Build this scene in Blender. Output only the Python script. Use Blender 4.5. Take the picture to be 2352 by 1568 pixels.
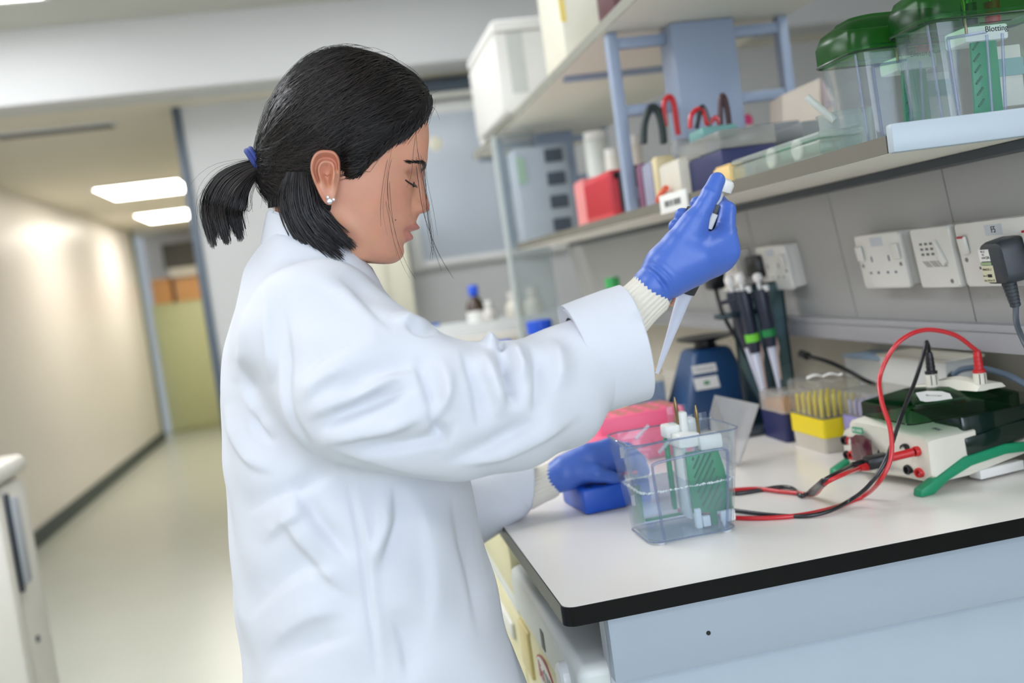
import bpy, bmesh, math, random
import numpy as np
from mathutils import Vector, Matrix, Euler

S = bpy.context.scene
C = S.collection
for o in list(bpy.data.objects):
    bpy.data.objects.remove(o)

# ---------------------------------------------------------------- camera
F = 2287.0; CX, CY = 1176.0, 784.0            # focal length and centre for a 2352 x 1568 frame
VPX, VPY = 768.0, 683.0                       # where the bench direction (+Y) vanishes
ROLL = math.radians(8.6)
CAM = np.array([0.0, 0.0, 1.27])
_dY = np.array([(VPX-CX)/F, -(VPY-CY)/F, -1.0]); _dY /= np.linalg.norm(_dY)
_up = np.array([-math.sin(ROLL), math.cos(ROLL), 0.0]); _up -= (_up@_dY)*_dY; _up /= np.linalg.norm(_up)
M3 = np.stack([np.cross(_dY, _up), _dY, _up])  # camera -> world
cam_d = bpy.data.cameras.new('camera'); cam = bpy.data.objects.new('camera', cam_d); C.objects.link(cam)
cam_d.sensor_width = 36.0; cam_d.lens = F/2352.0*36.0
cam_d.clip_start = 0.02; cam_d.clip_end = 60
mw = Matrix.Identity(4)
for i in range(3):
    for j in range(3): mw[i][j] = M3[i, j]
    mw[i][3] = CAM[i]
cam.matrix_world = mw
cam_d.dof.use_dof = True; cam_d.dof.focus_distance = 1.13; cam_d.dof.aperture_fstop = 3.0
S.camera = cam
S.cycles.transparent_max_bounces = 32
S.cycles.max_bounces = 8; S.cycles.diffuse_bounces = 4; S.cycles.glossy_bounces = 3

# ---------------------------------------------------------------- world, exposure
S.view_settings.view_transform = 'Standard'; S.view_settings.look = 'None'
S.view_settings.gamma = 1.0; S.view_settings.use_curve_mapping = False
S.view_settings.exposure = 0.04
W = bpy.data.worlds.new('world'); S.world = W; W.use_nodes = True
W.node_tree.nodes['Background'].inputs[0].default_value = (0.8, 0.9, 1.0, 1)
W.node_tree.nodes['Background'].inputs[1].default_value = 0.4
ROOM_LIGHT = 7.3; CORR_LIGHT = 15.5; DAYLIGHT = 4.5

# ---------------------------------------------------------------- helpers
def _ray(x, y): return M3 @ np.array([(x-CX)/F, -(y-CY)/F, -1.0])
def PY(x, y, Y): r = _ray(x, y); return Vector(CAM + r*(Y/r[1]))
def PZ(x, y, Z): r = _ray(x, y); return Vector(CAM + r*((Z-CAM[2])/r[2]))
def PX(x, y, X): r = _ray(x, y); return Vector(CAM + r*(X/r[0]))

def s2l(c):
    c = c/255.0
    return c/12.92 if c <= 0.04045 else ((c+0.055)/1.055)**2.4
def rgb(r, g, b): return (s2l(r), s2l(g), s2l(b), 1.0)

MATS = {}
def mat(name, col, rough=0.5, metal=0.0, var=0.06, scale=18.0, bump=0.0, bscale=120.0, coat=0.0, emit=0.0, spec=0.5, sss=0.0, aniso=None):
    """opaque procedural material: base colour broken up by noise, optional fine relief"""
    if name in MATS: return MATS[name]
    m = bpy.data.materials.new(name); m.use_nodes = True; MATS[name] = m
    nt = m.node_tree; N = nt.nodes; L = nt.links
    b = N['Principled BSDF']
    tc = N.new('ShaderNodeTexCoord'); mp = N.new('ShaderNodeMapping'); L.new(tc.outputs['Object'], mp.inputs[0])
    if aniso: mp.inputs['Scale'].default_value = aniso
    no = N.new('ShaderNodeTexNoise'); no.inputs['Scale'].default_value = scale; no.inputs['Detail'].default_value = 4
    L.new(mp.outputs[0], no.inputs['Vector'])
    mx = N.new('ShaderNodeMix'); mx.data_type = 'RGBA'
    c = rgb(*col)
    mx.inputs[6].default_value = tuple(max(0, v*(1-var)) for v in c[:3])+(1,)
    mx.inputs[7].default_value = tuple(min(1, v*(1+var)) for v in c[:3])+(1,)
    L.new(no.outputs['Fac'], mx.inputs[0]); L.new(mx.outputs[2], b.inputs['Base Color'])
    b.inputs['Roughness'].default_value = rough; b.inputs['Metallic'].default_value = metal
    b.inputs['Specular IOR Level'].default_value = spec
    b.inputs['Coat Weight'].default_value = coat
    if sss: b.inputs['Subsurface Weight'].default_value = sss; b.inputs['Subsurface Radius'].default_value = (0.01, 0.004, 0.002)
    if emit:
        b.inputs['Emission Color'].default_value = c; b.inputs['Emission Strength'].default_value = emit
    if bump:
        n2 = N.new('ShaderNodeTexNoise'); n2.inputs['Scale'].default_value = bscale; n2.inputs['Detail'].default_value = 3
        L.new(mp.outputs[0], n2.inputs['Vector'])
        bp = N.new('ShaderNodeBump'); bp.inputs['Strength'].default_value = bump; bp.inputs['Distance'].default_value = 0.004
        L.new(n2.outputs['Fac'], bp.inputs['Height']); L.new(bp.outputs[0], b.inputs['Normal'])
    return m

def clear(name, tint, haze=0.0, hcol=(230, 235, 240), ior=1.45, rough=0.04, refl=1.0):
    """thin clear plastic: transparent with a tint, fresnel gloss and a little milky haze"""
    if name in MATS: return MATS[name]
    m = bpy.data.materials.new(name); m.use_nodes = True; MATS[name] = m
    nt = m.node_tree; N = nt.nodes; L = nt.links; N.remove(N['Principled BSDF']); out = N['Material Output']
    tr = N.new('ShaderNodeBsdfTransparent'); tr.inputs[0].default_value = tuple(tint)+(1,)
    gl = N.new('ShaderNodeBsdfGlossy'); gl.inputs['Roughness'].default_value = rough
    lw = N.new('ShaderNodeLayerWeight'); lw.inputs[0].default_value = 0.5
    fp = N.new('ShaderNodeMath'); fp.operation = 'POWER'; fp.inputs[1].default_value = 4.0; L.new(lw.outputs['Facing'], fp.inputs[0])
    fr = N.new('ShaderNodeMath'); fr.operation = 'MULTIPLY_ADD'; fr.inputs[1].default_value = 0.55; fr.inputs[2].default_value = ((ior-1)/(ior+1))**2
    L.new(fp.outputs[0], fr.inputs[0])
    df = N.new('ShaderNodeBsdfTranslucent') if False else N.new('ShaderNodeBsdfDiffuse'); df.inputs[0].default_value = rgb(*hcol)
    ma = N.new('ShaderNodeMath'); ma.operation = 'MULTIPLY_ADD'; ma.inputs[1].default_value = haze*0.3; ma.inputs[2].default_value = haze*0.9
    L.new(lw.outputs['Facing'], ma.inputs[0])
    m1 = N.new('ShaderNodeMixShader'); L.new(ma.outputs[0], m1.inputs[0]); L.new(tr.outputs[0], m1.inputs[1]); L.new(df.outputs[0], m1.inputs[2])
    mr = N.new('ShaderNodeMath'); mr.operation = 'MULTIPLY'; mr.inputs[1].default_value = refl; L.new(fr.outputs[0], mr.inputs[0])
    m2 = N.new('ShaderNodeMixShader'); L.new(mr.outputs[0], m2.inputs[0]); L.new(m1.outputs[0], m2.inputs[1]); L.new(gl.outputs[0], m2.inputs[2])
    L.new(m2.outputs[0], out.inputs[0])
    return m

def lamp_mat(name, col, strength):
    m = bpy.data.materials.new(name); m.use_nodes = True
    nt = m.node_tree; b = nt.nodes['Principled BSDF']
    b.inputs['Emission Color'].default_value = rgb(*col); b.inputs['Emission Strength'].default_value = strength
    return m

class MB:
    """collects shapes that become ONE mesh object"""
    def __init__(s): s.v = []; s.f = []; s.smooth = []
    def add(s, verts, faces, T=None, smooth=False):
        n = len(s.v)
        for p in verts:
            p = Vector(p)
            s.v.append(tuple(T @ p) if T is not None else tuple(p))
        for f in faces: s.f.append(tuple(i+n for i in f)); s.smooth.append(smooth)
        return s
    def box(s, lo, hi, r=0.0, T=None, seg=2):
        lo = Vector(lo); hi = Vector(hi)
        if r <= 0:
            x0, y0, z0 = lo; x1, y1, z1 = hi
            v = [(x0,y0,z0),(x1,y0,z0),(x1,y1,z0),(x0,y1,z0),(x0,y0,z1),(x1,y0,z1),(x1,y1,z1),(x0,y1,z1)]
            return s.add(v, [(0,3,2,1),(4,5,6,7),(0,1,5,4),(1,2,6,5),(2,3,7,6),(3,0,4,7)], T)
        bm = bmesh.new(); bmesh.ops.create_cube(bm, size=1.0)
        d = hi-lo; c = (hi+lo)/2
        for q in bm.verts: q.co = Vector((q.co.x*d.x+c.x, q.co.y*d.y+c.y, q.co.z*d.z+c.z))
        bmesh.ops.bevel(bm, geom=list(bm.edges), offset=min(r, 0.49*min(abs(d.x), abs(d.y), abs(d.z))), segments=seg, profile=0.5, affect='EDGES')
        return s.bm(bm, T, True)
    def bm(s, bm, T=None, smooth=False):
        bm.verts.index_update()
        s.add([q.co for q in bm.verts], [[q.index for q in f.verts] for f in bm.faces], T, smooth); bm.free(); return s
    def prism(s, poly, z0, z1, T=None, r=0.0, seg=2, smooth=False):
        """poly = list of (x, y), extruded along z; optional bevel"""
        n = len(poly)
        v = [(p[0], p[1], z0) for p in poly]+[(p[0], p[1], z1) for p in poly]
        f = [tuple(range(n-1, -1, -1)), tuple(range(n, 2*n))]+[(i, (i+1) % n, n+(i+1) % n, n+i) for i in range(n)]
        if r > 0:
            bm = bmesh.new(); bv = [bm.verts.new(q) for q in v]
            for q in f: bm.faces.new([bv[i] for i in q])
            bmesh.ops.recalc_face_normals(bm, faces=list(bm.faces))
            bmesh.ops.bevel(bm, geom=list(bm.edges), offset=r, segments=seg, profile=0.5, affect='EDGES')
            return s.bm(bm, T, True)
        return s.add(v, f, T, smooth)
    def lathe(s, prof, n=24, T=None, cap=True):
        """prof = list of (radius, z)"""
        v = []; f = []
        for (r, z) in prof:
            for k in range(n):
                a = 2*math.pi*k/n; v.append((r*math.cos(a), r*math.sin(a), z))
        for i in range(len(prof)-1):
            for k in range(n):
                a = i*n+k; b = i*n+(k+1) % n; f.append((a, b, b+n, a+n))
        if cap:
            f.append(tuple(range(n-1, -1, -1))); m = (len(prof)-1)*n; f.append(tuple(range(m, m+n)))
        return s.add(v, f, T, True)
    def tube(s, pts, r, n=10, T=None, closed=False, cap=True):
        """round tube along points; r is a number or a list"""
        P = [Vector(p) for p in pts]; m = len(P)
        R = [r]*m if isinstance(r, (int, float)) else list(r)
        up = None; rings = []
        for i in range(m):
            a = P[i-1] if (i > 0 or closed) else P[i]; b = P[(i+1) % m] if (i < m-1 or closed) else P[i]
            t = (b-a)
            if t.length < 1e-9: t = Vector((0, 0, 1))
            t.normalize()
            if up is None: up = t.orthogonal().normalized()
            up = up-t*up.dot(t)
            if up.length < 1e-6: up = t.orthogonal()
            up.normalize(); w = t.cross(up)
            rings.append([P[i]+(up*math.cos(2*math.pi*k/n)+w*math.sin(2*math.pi*k/n))*R[i] for k in range(n)])
        v = [p for g in rings for p in g]; f = []
        for i in range(m if closed else m-1):
            i2 = (i+1) % m
            for k in range(n): f.append((i*n+k, i*n+(k+1) % n, i2*n+(k+1) % n, i2*n+k))
        if cap and not closed:
            f.append(tuple(range(n-1, -1, -1))); f.append(tuple(range((m-1)*n, m*n)))
        return s.add(v, f, T, True)
    def loft(s, rings, cap=True, T=None, smooth=True, closed=False):
        n = len(rings[0]); v = [p for g in rings for p in g]; f = []; m = len(rings)
        for i in range(m if closed else m-1):
            i2 = (i+1) % m
            for k in range(n): f.append((i*n+k, i*n+(k+1) % n, i2*n+(k+1) % n, i2*n+k))
        if cap and not closed:
            f.append(tuple(range(n-1, -1, -1))); f.append(tuple(range((m-1)*n, m*n)))
        return s.add(v, f, T, smooth)

def tag(o, label=None, cat=None, group=None, kind=None):
    if label: o['label'] = label
    if cat: o['category'] = cat
    if group: o['group'] = group
    if kind: o['kind'] = kind
    return o

def obj(name, mb, m, parent=None, label=None, cat=None, group=None, kind=None, fix=True):
    me = bpy.data.meshes.new(name)
    me.from_pydata(mb.v, [], mb.f); me.validate(); me.update()
    if fix:
        b = bmesh.new(); b.from_mesh(me); bmesh.ops.recalc_face_normals(b, faces=list(b.faces)); b.to_mesh(me); b.free()
    if len(mb.smooth) == len(me.polygons): me.polygons.foreach_set('use_smooth', mb.smooth)
    if any(mb.smooth):
        try: me.set_sharp_from_angle(angle=math.radians(38))
        except Exception: pass
    me.materials.append(m)
    o = bpy.data.objects.new(name, me); C.objects.link(o)
    if parent is not None:
        o.parent = parent; o.matrix_parent_inverse = parent_inv(parent)
    return tag(o, label, cat, group, kind)

def parent_inv(p):
    """children are built in world coordinates: undo the parent's placement"""
    M = Matrix.Identity(4); q = p
    chain = []
    while q is not None: chain.append(q); q = q.parent
    for q in reversed(chain): M = M @ q.matrix_parent_inverse @ q.matrix_basis
    return M.inverted()

def thing(name, loc, label, cat, group=None):
    o = bpy.data.objects.new(name, None); C.objects.link(o); o.empty_display_size = 0.05
    o.location = loc
    return tag(o, label, cat, group)

def put(o, T):
    """move a finished thing (built around the world origin) to its place"""
    o.matrix_basis = T @ o.matrix_basis; return o

def text(body, size, m, T, parent=None, name='lettering', depth=0.0002, align='CENTER', sx=1.0):
    cu = bpy.data.curves.new(name, 'FONT'); cu.body = body; cu.size = size; cu.extrude = depth
    cu.align_x = align; cu.align_y = 'CENTER'; cu.resolution_u = 3
    tmp = bpy.data.objects.new('t', cu); C.objects.link(tmp)
    me = bpy.data.meshes.new_from_object(tmp.evaluated_get(bpy.context.evaluated_depsgraph_get()))
    bpy.data.objects.remove(tmp); bpy.data.curves.remove(cu); me.name = name
    me.transform(T @ Matrix.Diagonal((sx, 1, 1, 1))); me.materials.clear(); me.materials.append(m)
    o = bpy.data.objects.new(name, me); C.objects.link(o)
    if parent is not None: o.parent = parent; o.matrix_parent_inverse = parent_inv(parent)
    return o

def frame(origin, xdir, ydir):
    """4x4 whose local x, y run along the given directions"""
    x = Vector(xdir).normalized(); z = x.cross(Vector(ydir)).normalized(); y = z.cross(x)
    T = Matrix.Identity(4)
    for i in range(3): T[i][0] = x[i]; T[i][1] = y[i]; T[i][2] = z[i]; T[i][3] = origin[i]
    return T

def Tr(x, y, z, rz=0.0, ry=0.0, rx=0.0):
    return Matrix.Translation((x, y, z)) @ Euler((rx, ry, rz), 'XYZ').to_matrix().to_4x4()

def crom(P, n=12, closed=False):
    """Catmull-Rom through points"""
    P = [Vector(p) for p in P]; out = []; m = len(P)
    for i in range(m if closed else m-1):
        if closed: p0, p1, p2, p3 = P[i-1], P[i], P[(i+1) % m], P[(i+2) % m]
        else: p0 = P[max(i-1, 0)]; p1 = P[i]; p2 = P[i+1]; p3 = P[min(i+2, m-1)]
        for k in range(n):
            t = k/n
            out.append(0.5*((2*p1)+(p2-p0)*t+(2*p0-5*p1+4*p2-p3)*t*t+(3*p1-p0-3*p2+p3)*t**3))
    if not closed: out.append(P[-1])
    return out

def rrect(w, h, r, n=5):
    """rounded rectangle outline centred on 0"""
    out = []
    for cx, cy, a0 in ((w/2-r, h/2-r, 0), (-w/2+r, h/2-r, 90), (-w/2+r, -h/2+r, 180), (w/2-r, -h/2+r, 270)):
        for k in range(n+1):
            a = math.radians(a0+90*k/n); out.append((cx+r*math.cos(a), cy+r*math.sin(a)))
    return out
# ================================================================ materials
m_floor = mat('vinyl_floor', (180, 184, 172), 0.28, var=0.05, scale=3)
m_wall_cream = mat('cream_wall_paint', (234, 229, 222), 0.34, var=0.02, scale=1.2)
m_wall_grey = mat('grey_wall_paint', (196, 196, 193), 0.6, var=0.02, scale=1.5)
m_beam = mat('beam_paint', (208, 208, 206), 0.6, var=0.02, scale=1.5)
m_ceil = mat('ceiling_tile', (196, 196, 186), 0.7, var=0.03, scale=6)
m_skirt = mat('dark_skirting', (52, 66, 66), 0.5)
m_dark = mat('dark_metal', (58, 66, 74), 0.4, metal=0.3)
m_white = mat('white_plastic', (228, 227, 222), 0.35, var=0.02)
m_white_gloss = mat('white_gloss_plastic', (224, 226, 226), 0.18, var=0.02, coat=0.3)
m_black = mat('black_plastic', (20, 21, 23), 0.35)
m_blackg = mat('black_gloss_edge', (9, 9, 10), 0.22, var=0.02, spec=0.25)
m_bench = mat('bench_laminate', (240, 235, 228), 0.22, var=0.03, scale=5)
m_benchside = mat('blue_grey_panel', (164, 176, 186), 0.4, var=0.03, scale=4)
m_steel = mat('steel', (150, 150, 150), 0.25, metal=1.0)
m_brass = mat('gold_plated_pin', (150, 130, 92), 0.3, metal=1.0)
m_ink = mat('black_ink', (22, 22, 24), 0.6)
m_paper = mat('paper', (232, 232, 226), 0.8, var=0.03, bump=0.05)

# ================================================================ the room
def struct(name, mb, m, parent=None): return obj(name, mb, m, parent, kind=None if parent else 'structure')
ZC, ZK = 2.575, 2.268      # room ceiling, corridor ceiling
struct('floor', MB().box((-2.1, -2.6, -0.05), (3.1, 12.6, 0)), m_floor)
struct('wall_left', MB().box((-2.12, -2.6, 0), (-2.02, 11.2, 2.7)), m_wall_cream)
struct('wall_rear', MB().box((-2.12, -2.7, 0), (3.2, -2.6, 2.7)), m_wall_grey)
struct('wall_right', MB().box((3.1, -2.6, 0), (3.2, 5.0, 2.7)), mat('taupe_wall_paint', (176, 172, 158), 0.6, var=0.03, scale=2))
struct('wall_back', MB().box((-0.6, 5.0, 0), (3.2, 5.1, 2.4)), m_wall_grey)
struct('wall_corridor', MB().box((-0.6, 5.1, 0), (-0.5, 12.6, 2.4)), m_wall_grey)
struct('wall_end', MB().box((-2.12, 12.5, 0), (-0.5, 12.6, 2.4)), m_wall_cream)
struct('ceiling', MB().box((-2.12, -2.7, ZC), (3.2, 4.6, ZC+0.08)), m_ceil)
struct('ceiling_corridor', MB().box((-2.12, 4.78, ZK), (3.2, 12.6, ZK+0.05)), mat('corridor_ceiling', (228, 222, 204), 0.6, var=0.03, scale=4))
struct('beam', MB().box((-2.12, 4.57, 2.262), (3.2, 4.8, 2.66), 0.004), m_beam)
struct('baseboard_left', MB().box((-2.02, 3.0, 0), (-2.0, 11.2, 0.10), 0.004), m_skirt)
struct('trim_1', MB().box((-0.625, 4.985, 0), (-0.585, 5.13, ZK), 0.003), mat('blue_grey_metal', (84, 94, 104), 0.4, metal=0.2))
struct('trim_2', MB().box((-2.06, 11.15, 0), (-2.0, 11.24, ZK), 0.004), mat('green_grey_frame', (112, 124, 104), 0.5))
# dark slot diffuser in the corridor ceiling
v = thing('ceiling_vent', (-1.2, 5.2, ZK), 'dark slot air vent in the corridor ceiling', 'vent')
obj('frame', MB().box((-1.5, 5.16, ZK-0.008), (-0.92, 5.30, ZK), 0.002), m_white, v)
for k in range(3): obj('slot', MB().box((-1.48, 5.175+k*0.04, ZK-0.012), (-0.94, 5.20+k*0.04, ZK-0.006)), m_dark, v)

def ceiling_light(x, y, z, w, d, strength, col, label, group):
    t = thing('ceiling_light', (x, y, z), label, 'light', group)
    fr = MB()
    for a, b in (((-w/2, -d/2), (w/2, -d/2+0.02)), ((-w/2, d/2-0.02), (w/2, d/2)), ((-w/2, -d/2+0.02), (-w/2+0.02, d/2-0.02)), ((w/2-0.02, -d/2+0.02), (w/2, d/2-0.02))):
        fr.box((x+a[0], y+a[1], z-0.014), (x+b[0], y+b[1], z-0.001))
    obj('frame', fr, m_white, t)
    obj('diffuser', MB().box((x-w/2+0.021, y-d/2+0.021, z-0.010), (x+w/2-0.021, y+d/2-0.021, z-0.002)), lamp_mat('diffuser_glow', col, strength), t)
WARM = (255, 247, 234); COOL = (246, 249, 255)
ceiling_light(-1.26, 7.85, ZK, 0.62, 0.80, CORR_LIGHT, WARM, 'nearer of the two lit ceiling panels down the corridor', 'corridor ceiling lights')
ceiling_light(-1.38, 10.0, ZK, 0.62, 0.90, CORR_LIGHT, WARM, 'farther lit ceiling panel, beside the corridor corner strip', 'corridor ceiling lights')
ceiling_light(-1.50, 3.72, ZC, 1.2, 0.9, ROOM_LIGHT, COOL, 'ceiling panel at the top left corner, before the beam', 'room ceiling lights')
for i, (x, y, w, d) in enumerate(((-0.8, 2.3, 1.2, 1.2), (-1.1, 0.6, 1.2, 0.6), (0.1, -1.2, 1.2, 0.6), (1.9, 0.6, 0.6, 1.2), (0.35, 3.5, 1.2, 0.6))):
    ceiling_light(x, y, ZC, w, d, ROOM_LIGHT, COOL, ('ceiling panel over the aisle beyond the person', 'ceiling panel above the coat back', 'ceiling panel behind the camera', 'ceiling panel over the far side of the shelving', 'ceiling panel between beam and shelving')[i], 'room ceiling lights')

# daylight: the window wall behind the camera
wn = struct('window_2', MB().box((-1.75, -2.6, 0.82), (2.75, -2.57, 0.90), 0.004).box((-1.75, -2.6, 2.30), (2.75, -2.57, 2.38), 0.004)
            .box((-1.75, -2.6, 0.90), (-1.67, -2.57, 2.30)).box((2.67, -2.6, 0.90), (2.75, -2.57, 2.30)).box((-0.26, -2.6, 0.90), (-0.20, -2.57, 2.30)).box((1.20, -2.6, 0.90), (1.26, -2.57, 2.30)), m_white)
m_day = lamp_mat('daylit_glass', (222, 234, 255), DAYLIGHT)
for a, b in ((-1.67, -0.26), (-0.20, 1.20), (1.26, 2.67)): obj('pane', MB().box((a, -2.597, 0.90), (b, -2.590, 2.30)), m_day, wn)

# far end of the corridor: a cabinet with clutter on it
t = thing('storage_cabinet', (-1.3, 11.8, 0), 'pale green storage cabinet at the end of the corridor', 'cabinet')
m_pg = mat('pale_green_door', (188, 190, 142), 0.45)
obj('body', MB().box((-2.0, 11.62, 0.0), (-0.7, 12.1, 1.46), 0.006), m_pg, t)
for k in range(2):
    d = obj('door', MB().box((-1.95+k*0.62, 11.60, 0.06), (-1.36+k*0.62, 11.62, 1.42), 0.004), m_pg, t)
    obj('handle', MB().box((-1.42+k*0.1, 11.585, 0.62), (-1.40+k*0.1, 11.60, 0.80), 0.004), m_steel, d)
for nm, lo, hi, col, lab in (
    ('carton', (-1.97, 11.66, 1.461), (-1.77, 11.95, 1.74), (206, 150, 92), 'orange brown carton at the left of the far cabinet top'),
    ('carton', (-1.72, 11.66, 1.461), (-1.40, 11.95, 1.72), (214, 160, 104), 'tan carton in the middle of the far cabinet top'),
    ('plastic_crate', (-1.80, 11.66, 1.841), (-1.42, 11.95, 2.12), (84, 82, 76), 'dark grey crate stacked on cartons at the corridor end'),
    ('carton', (-1.76, 11.66, 1.741), (-1.42, 11.95, 1.84), (226, 220, 206), 'flat white carton under the dark crate'),
    ('carton', (-1.38, 11.66, 1.461), (-1.10, 11.95, 2.05), (224, 172, 120), 'tall tan carton right of the dark crate')):
    tt = thing(nm, ((lo[0]+hi[0])/2, (lo[1]+hi[1])/2, lo[2]), lab, 'box')
    mm = mat('board_%d_%d' % (col[0], col[1]), col, 0.7)
    obj('body', MB().box(lo, (hi[0], hi[1], hi[2]-0.02), 0.004), mm, tt)
    obj('lid', MB().box((lo[0]-0.004, lo[1]-0.004, hi[2]-0.02), (hi[0]+0.004, hi[1]+0.004, hi[2]), 0.004), mm, tt)
t = thing('waste_bin', (-1.12, 11.35, 0), 'small blue white bin on the floor at the corridor end', 'bin')
obj('bucket', MB().lathe([(0.10, 0.0), (0.13, 0.30)], 20, Tr(-1.12, 11.35, 0)), mat('bluish_white', (176, 188, 206), 0.4), t)
obj('lid', MB().lathe([(0.138, 0.30), (0.138, 0.32), (0.05, 0.36)], 20, Tr(-1.12, 11.35, 0)), mat('bluish_white', (176, 188, 206), 0.4), t)

# white appliance at the lower left
t = thing('white_freezer', (-1.1, 3.0, 0), 'white upright freezer standing at the lower left', 'freezer')
xr = -0.93
m_app = mat('appliance_white', (222, 217, 206), 0.3, var=0.02)
obj('body', MB().box((-1.55, 2.82, 0.03), (xr, 3.02, 0.90), 0.03), m_app, t)
d = obj('door', MB().box((-1.55, 2.76, 0.06), (xr, 2.815, 0.88), 0.02), m_app, t)
obj('handle', MB().box((xr-0.006, 2.83, 0.62), (xr+0.016, 2.88, 0.86), 0.010), mat('grey_plastic', (172, 176, 180), 0.35), d)
obj('handle_grip', MB().box((xr-0.004, 2.815, 0.605), (xr+0.006, 2.835, 0.875), 0.004), m_dark, d)
obj('lock', MB().lathe([(0.010, 0), (0.010, 0.006)], 12, Tr(xr-0.001, 2.87, 0.46, ry=math.pi/2)), m_dark, d)
obj('top', MB().box((-1.57, 2.75, 0.901), (xr+0.008, 3.03, 0.955), 0.022), m_app, t)
obj('plinth', MB().box((-1.52, 2.84, 0), (xr-0.03, 2.98, 0.03)), m_dark, t)

# far wall of the room: framed hatch, dark blind box, side cupboard
t = struct('window_1', MB().box((0.40, 4.97, 1.34), (1.20, 5.0, 2.16), 0.004), mat('hatch_frame', (226, 226, 220), 0.4))
obj('pane', MB().box((0.46, 4.962, 1.37), (1.17, 4.97, 2.10), 0.003), mat('blue_grey_glass', (186, 194, 202), 0.3, var=0.05, scale=1.5), t)
obj('sash_bar', MB().box((0.455, 4.95, 1.355), (1.18, 4.965, 1.385), 0.003), m_white, t)
t = thing('blind_box', (0.9, 4.94, 2.2), 'dark roller blind housing under the beam behind the head', 'blind')
obj('housing', MB().box((0.30, 4.90, 2.19), (1.6, 5.0, 2.255), 0.008), mat('blind_dark', (72, 84, 96), 0.5), t)
obj('rail', MB().box((0.30, 4.895, 2.165), (1.6, 4.95, 2.188), 0.004), mat('blind_rail', (228, 226, 214), 0.4), t)
t = thing('smoke_detector', (0.60, 4.96, 1.97), 'round cream detector on the wall beside the forehead', 'detector')
obj('base', MB().lathe([(0.055, 0), (0.055, 0.02)], 24, Tr(0.60, 5.0, 1.955, rx=math.pi/2)), m_white, t)
obj('dome', MB().lathe([(0.048, 0.02), (0.044, 0.035), (0.02, 0.045)], 24, Tr(0.60, 5.0, 1.955, rx=math.pi/2)), mat('cream_plastic', (232, 226, 204), 0.4), t)
t = thing('wall_cupboard', (0.25, 4.8, 1.2), 'cream wall unit behind the chin, left of the hatch', 'cupboard')
obj('body', MB().box((0.02, 4.72, 1.12), (0.37, 5.0, 1.62), 0.006), mat('cream_unit', (226, 222, 200), 0.5), t)
obj('door', MB().box((0.03, 4.70, 1.13), (0.25, 4.72, 1.61), 0.004), mat('cream_unit', (226, 222, 200), 0.5), t)
# ================================================================ bench
ZB = 0.90; XE = 0.193; YE = 1.045; YF = 3.6
def edge_poly(x0, y0, x1, y1, r, n=6):
    out = [(x1, y0), (x1, y1), (x0, y1)]
    for k in range(n+1):
        a = math.pi+math.pi/2*k/n; out.append((x0+r+r*math.cos(a), y0+r+r*math.sin(a)))
    return out
t = thing('lab_bench', (0.55, 2.2, 0), 'white topped laboratory bench with glossy black edge', 'bench')
obj('worktop', MB().prism(edge_poly(XE+0.0015, YE+0.0015, 1.02, YF, 0.014), ZB-0.004, ZB), m_bench, t)
obj('edge_band', MB().prism(edge_poly(XE, YE, 1.021, YF, 0.015), ZB-0.022, ZB-0.0005), m_blackg, t, label='glossy black edge of the worktop')
ep = obj('end_panel', MB().box((0.243, YE+0.012, 0.80), (1.0, YE+0.032, ZB-0.022), 0.002), m_benchside, t, label='blue grey end panel')
sc = PY(1627, 1453, YE+0.012)
obj('screw_hole', MB().lathe([(0.0026, 0), (0.0026, 0.0015)], 12, Tr(sc.x, YE+0.0125, sc.z, rx=math.pi/2)), m_black, ep)
obj('lower_panel', MB().box((0.25, YE+0.026, 0.10), (0.99, YE+0.044, 0.799), 0.002), mat('blue_panel_low', (170, 184, 194), 0.4, var=0.03), t)
obj('plinth', MB().box((0.30, YE+0.06, 0), (0.98, YE+0.10, 0.10)), m_dark, t)
obj('side_post', MB().box((0.243, YE+0.033, 0.0), (0.262, YE+0.055, ZB-0.022)), mat('post_grey', (196, 200, 204), 0.4), t)
for y in (2.75, 3.5): obj('support_panel', MB().box((0.30, y, 0), (0.98, y+0.03, ZB-0.022)), m_benchside, t)

# ------------------------------------------------ under-bench freezers (fronts face -X)
m_fr = mat('freezer_white', (226, 226, 218), 0.28, var=0.02)
m_frc = mat('freezer_cream', (226, 220, 178), 0.35, var=0.03)
t = thing('bench_freezer', (0.45, 1.31, 0), 'cream under-bench freezer with round dial and oval badge', 'freezer')
y0, y1 = 1.082, 1.53
obj('cabinet', MB().box((0.262, y0+0.012, 0.04), (0.76, y1, 0.738), 0.01), m_fr, t)
fa = obj('top_fascia', MB().box((0.206, y0, 0.742), (0.77, y1+0.005, 0.815), 0.014, seg=3), mat('freezer_strip', (218, 222, 218), 0.3, var=0.02), t)
dl = obj('dial', MB().lathe([(0.020, 0), (0.020, 0.008), (0.017, 0.011)], 28, Tr(0.2062, 1.150, 0.780, ry=-math.pi/2)), m_white_gloss, fa)
obj('dial_mark', MB().box((0.1945, 1.146, 0.763), (0.1962, 1.150, 0.769)), mat('red_mark', (180, 40, 60), 0.5), dl)
obj('warning_mark', MB().box((0.2050, 1.285, 0.762), (0.2062, 1.305, 0.788)), mat('grey_print', (110, 112, 112), 0.6), fa)
dr = obj('door', MB().box((0.210, y0+0.004, 0.08), (0.258, y1, 0.739), 0.01), m_frc, t)
obj('handle_recess', MB().box((0.2045, 1.44, 0.66), (0.212, 1.515, 0.735), 0.006), mat('recess_tan', (216, 200, 142), 0.4), dr)
yb_, zb_ = 1.335, 0.705
Tt = frame((0.2098, yb_, zb_), (0, -1, 0), (0, 0, 1))
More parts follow.
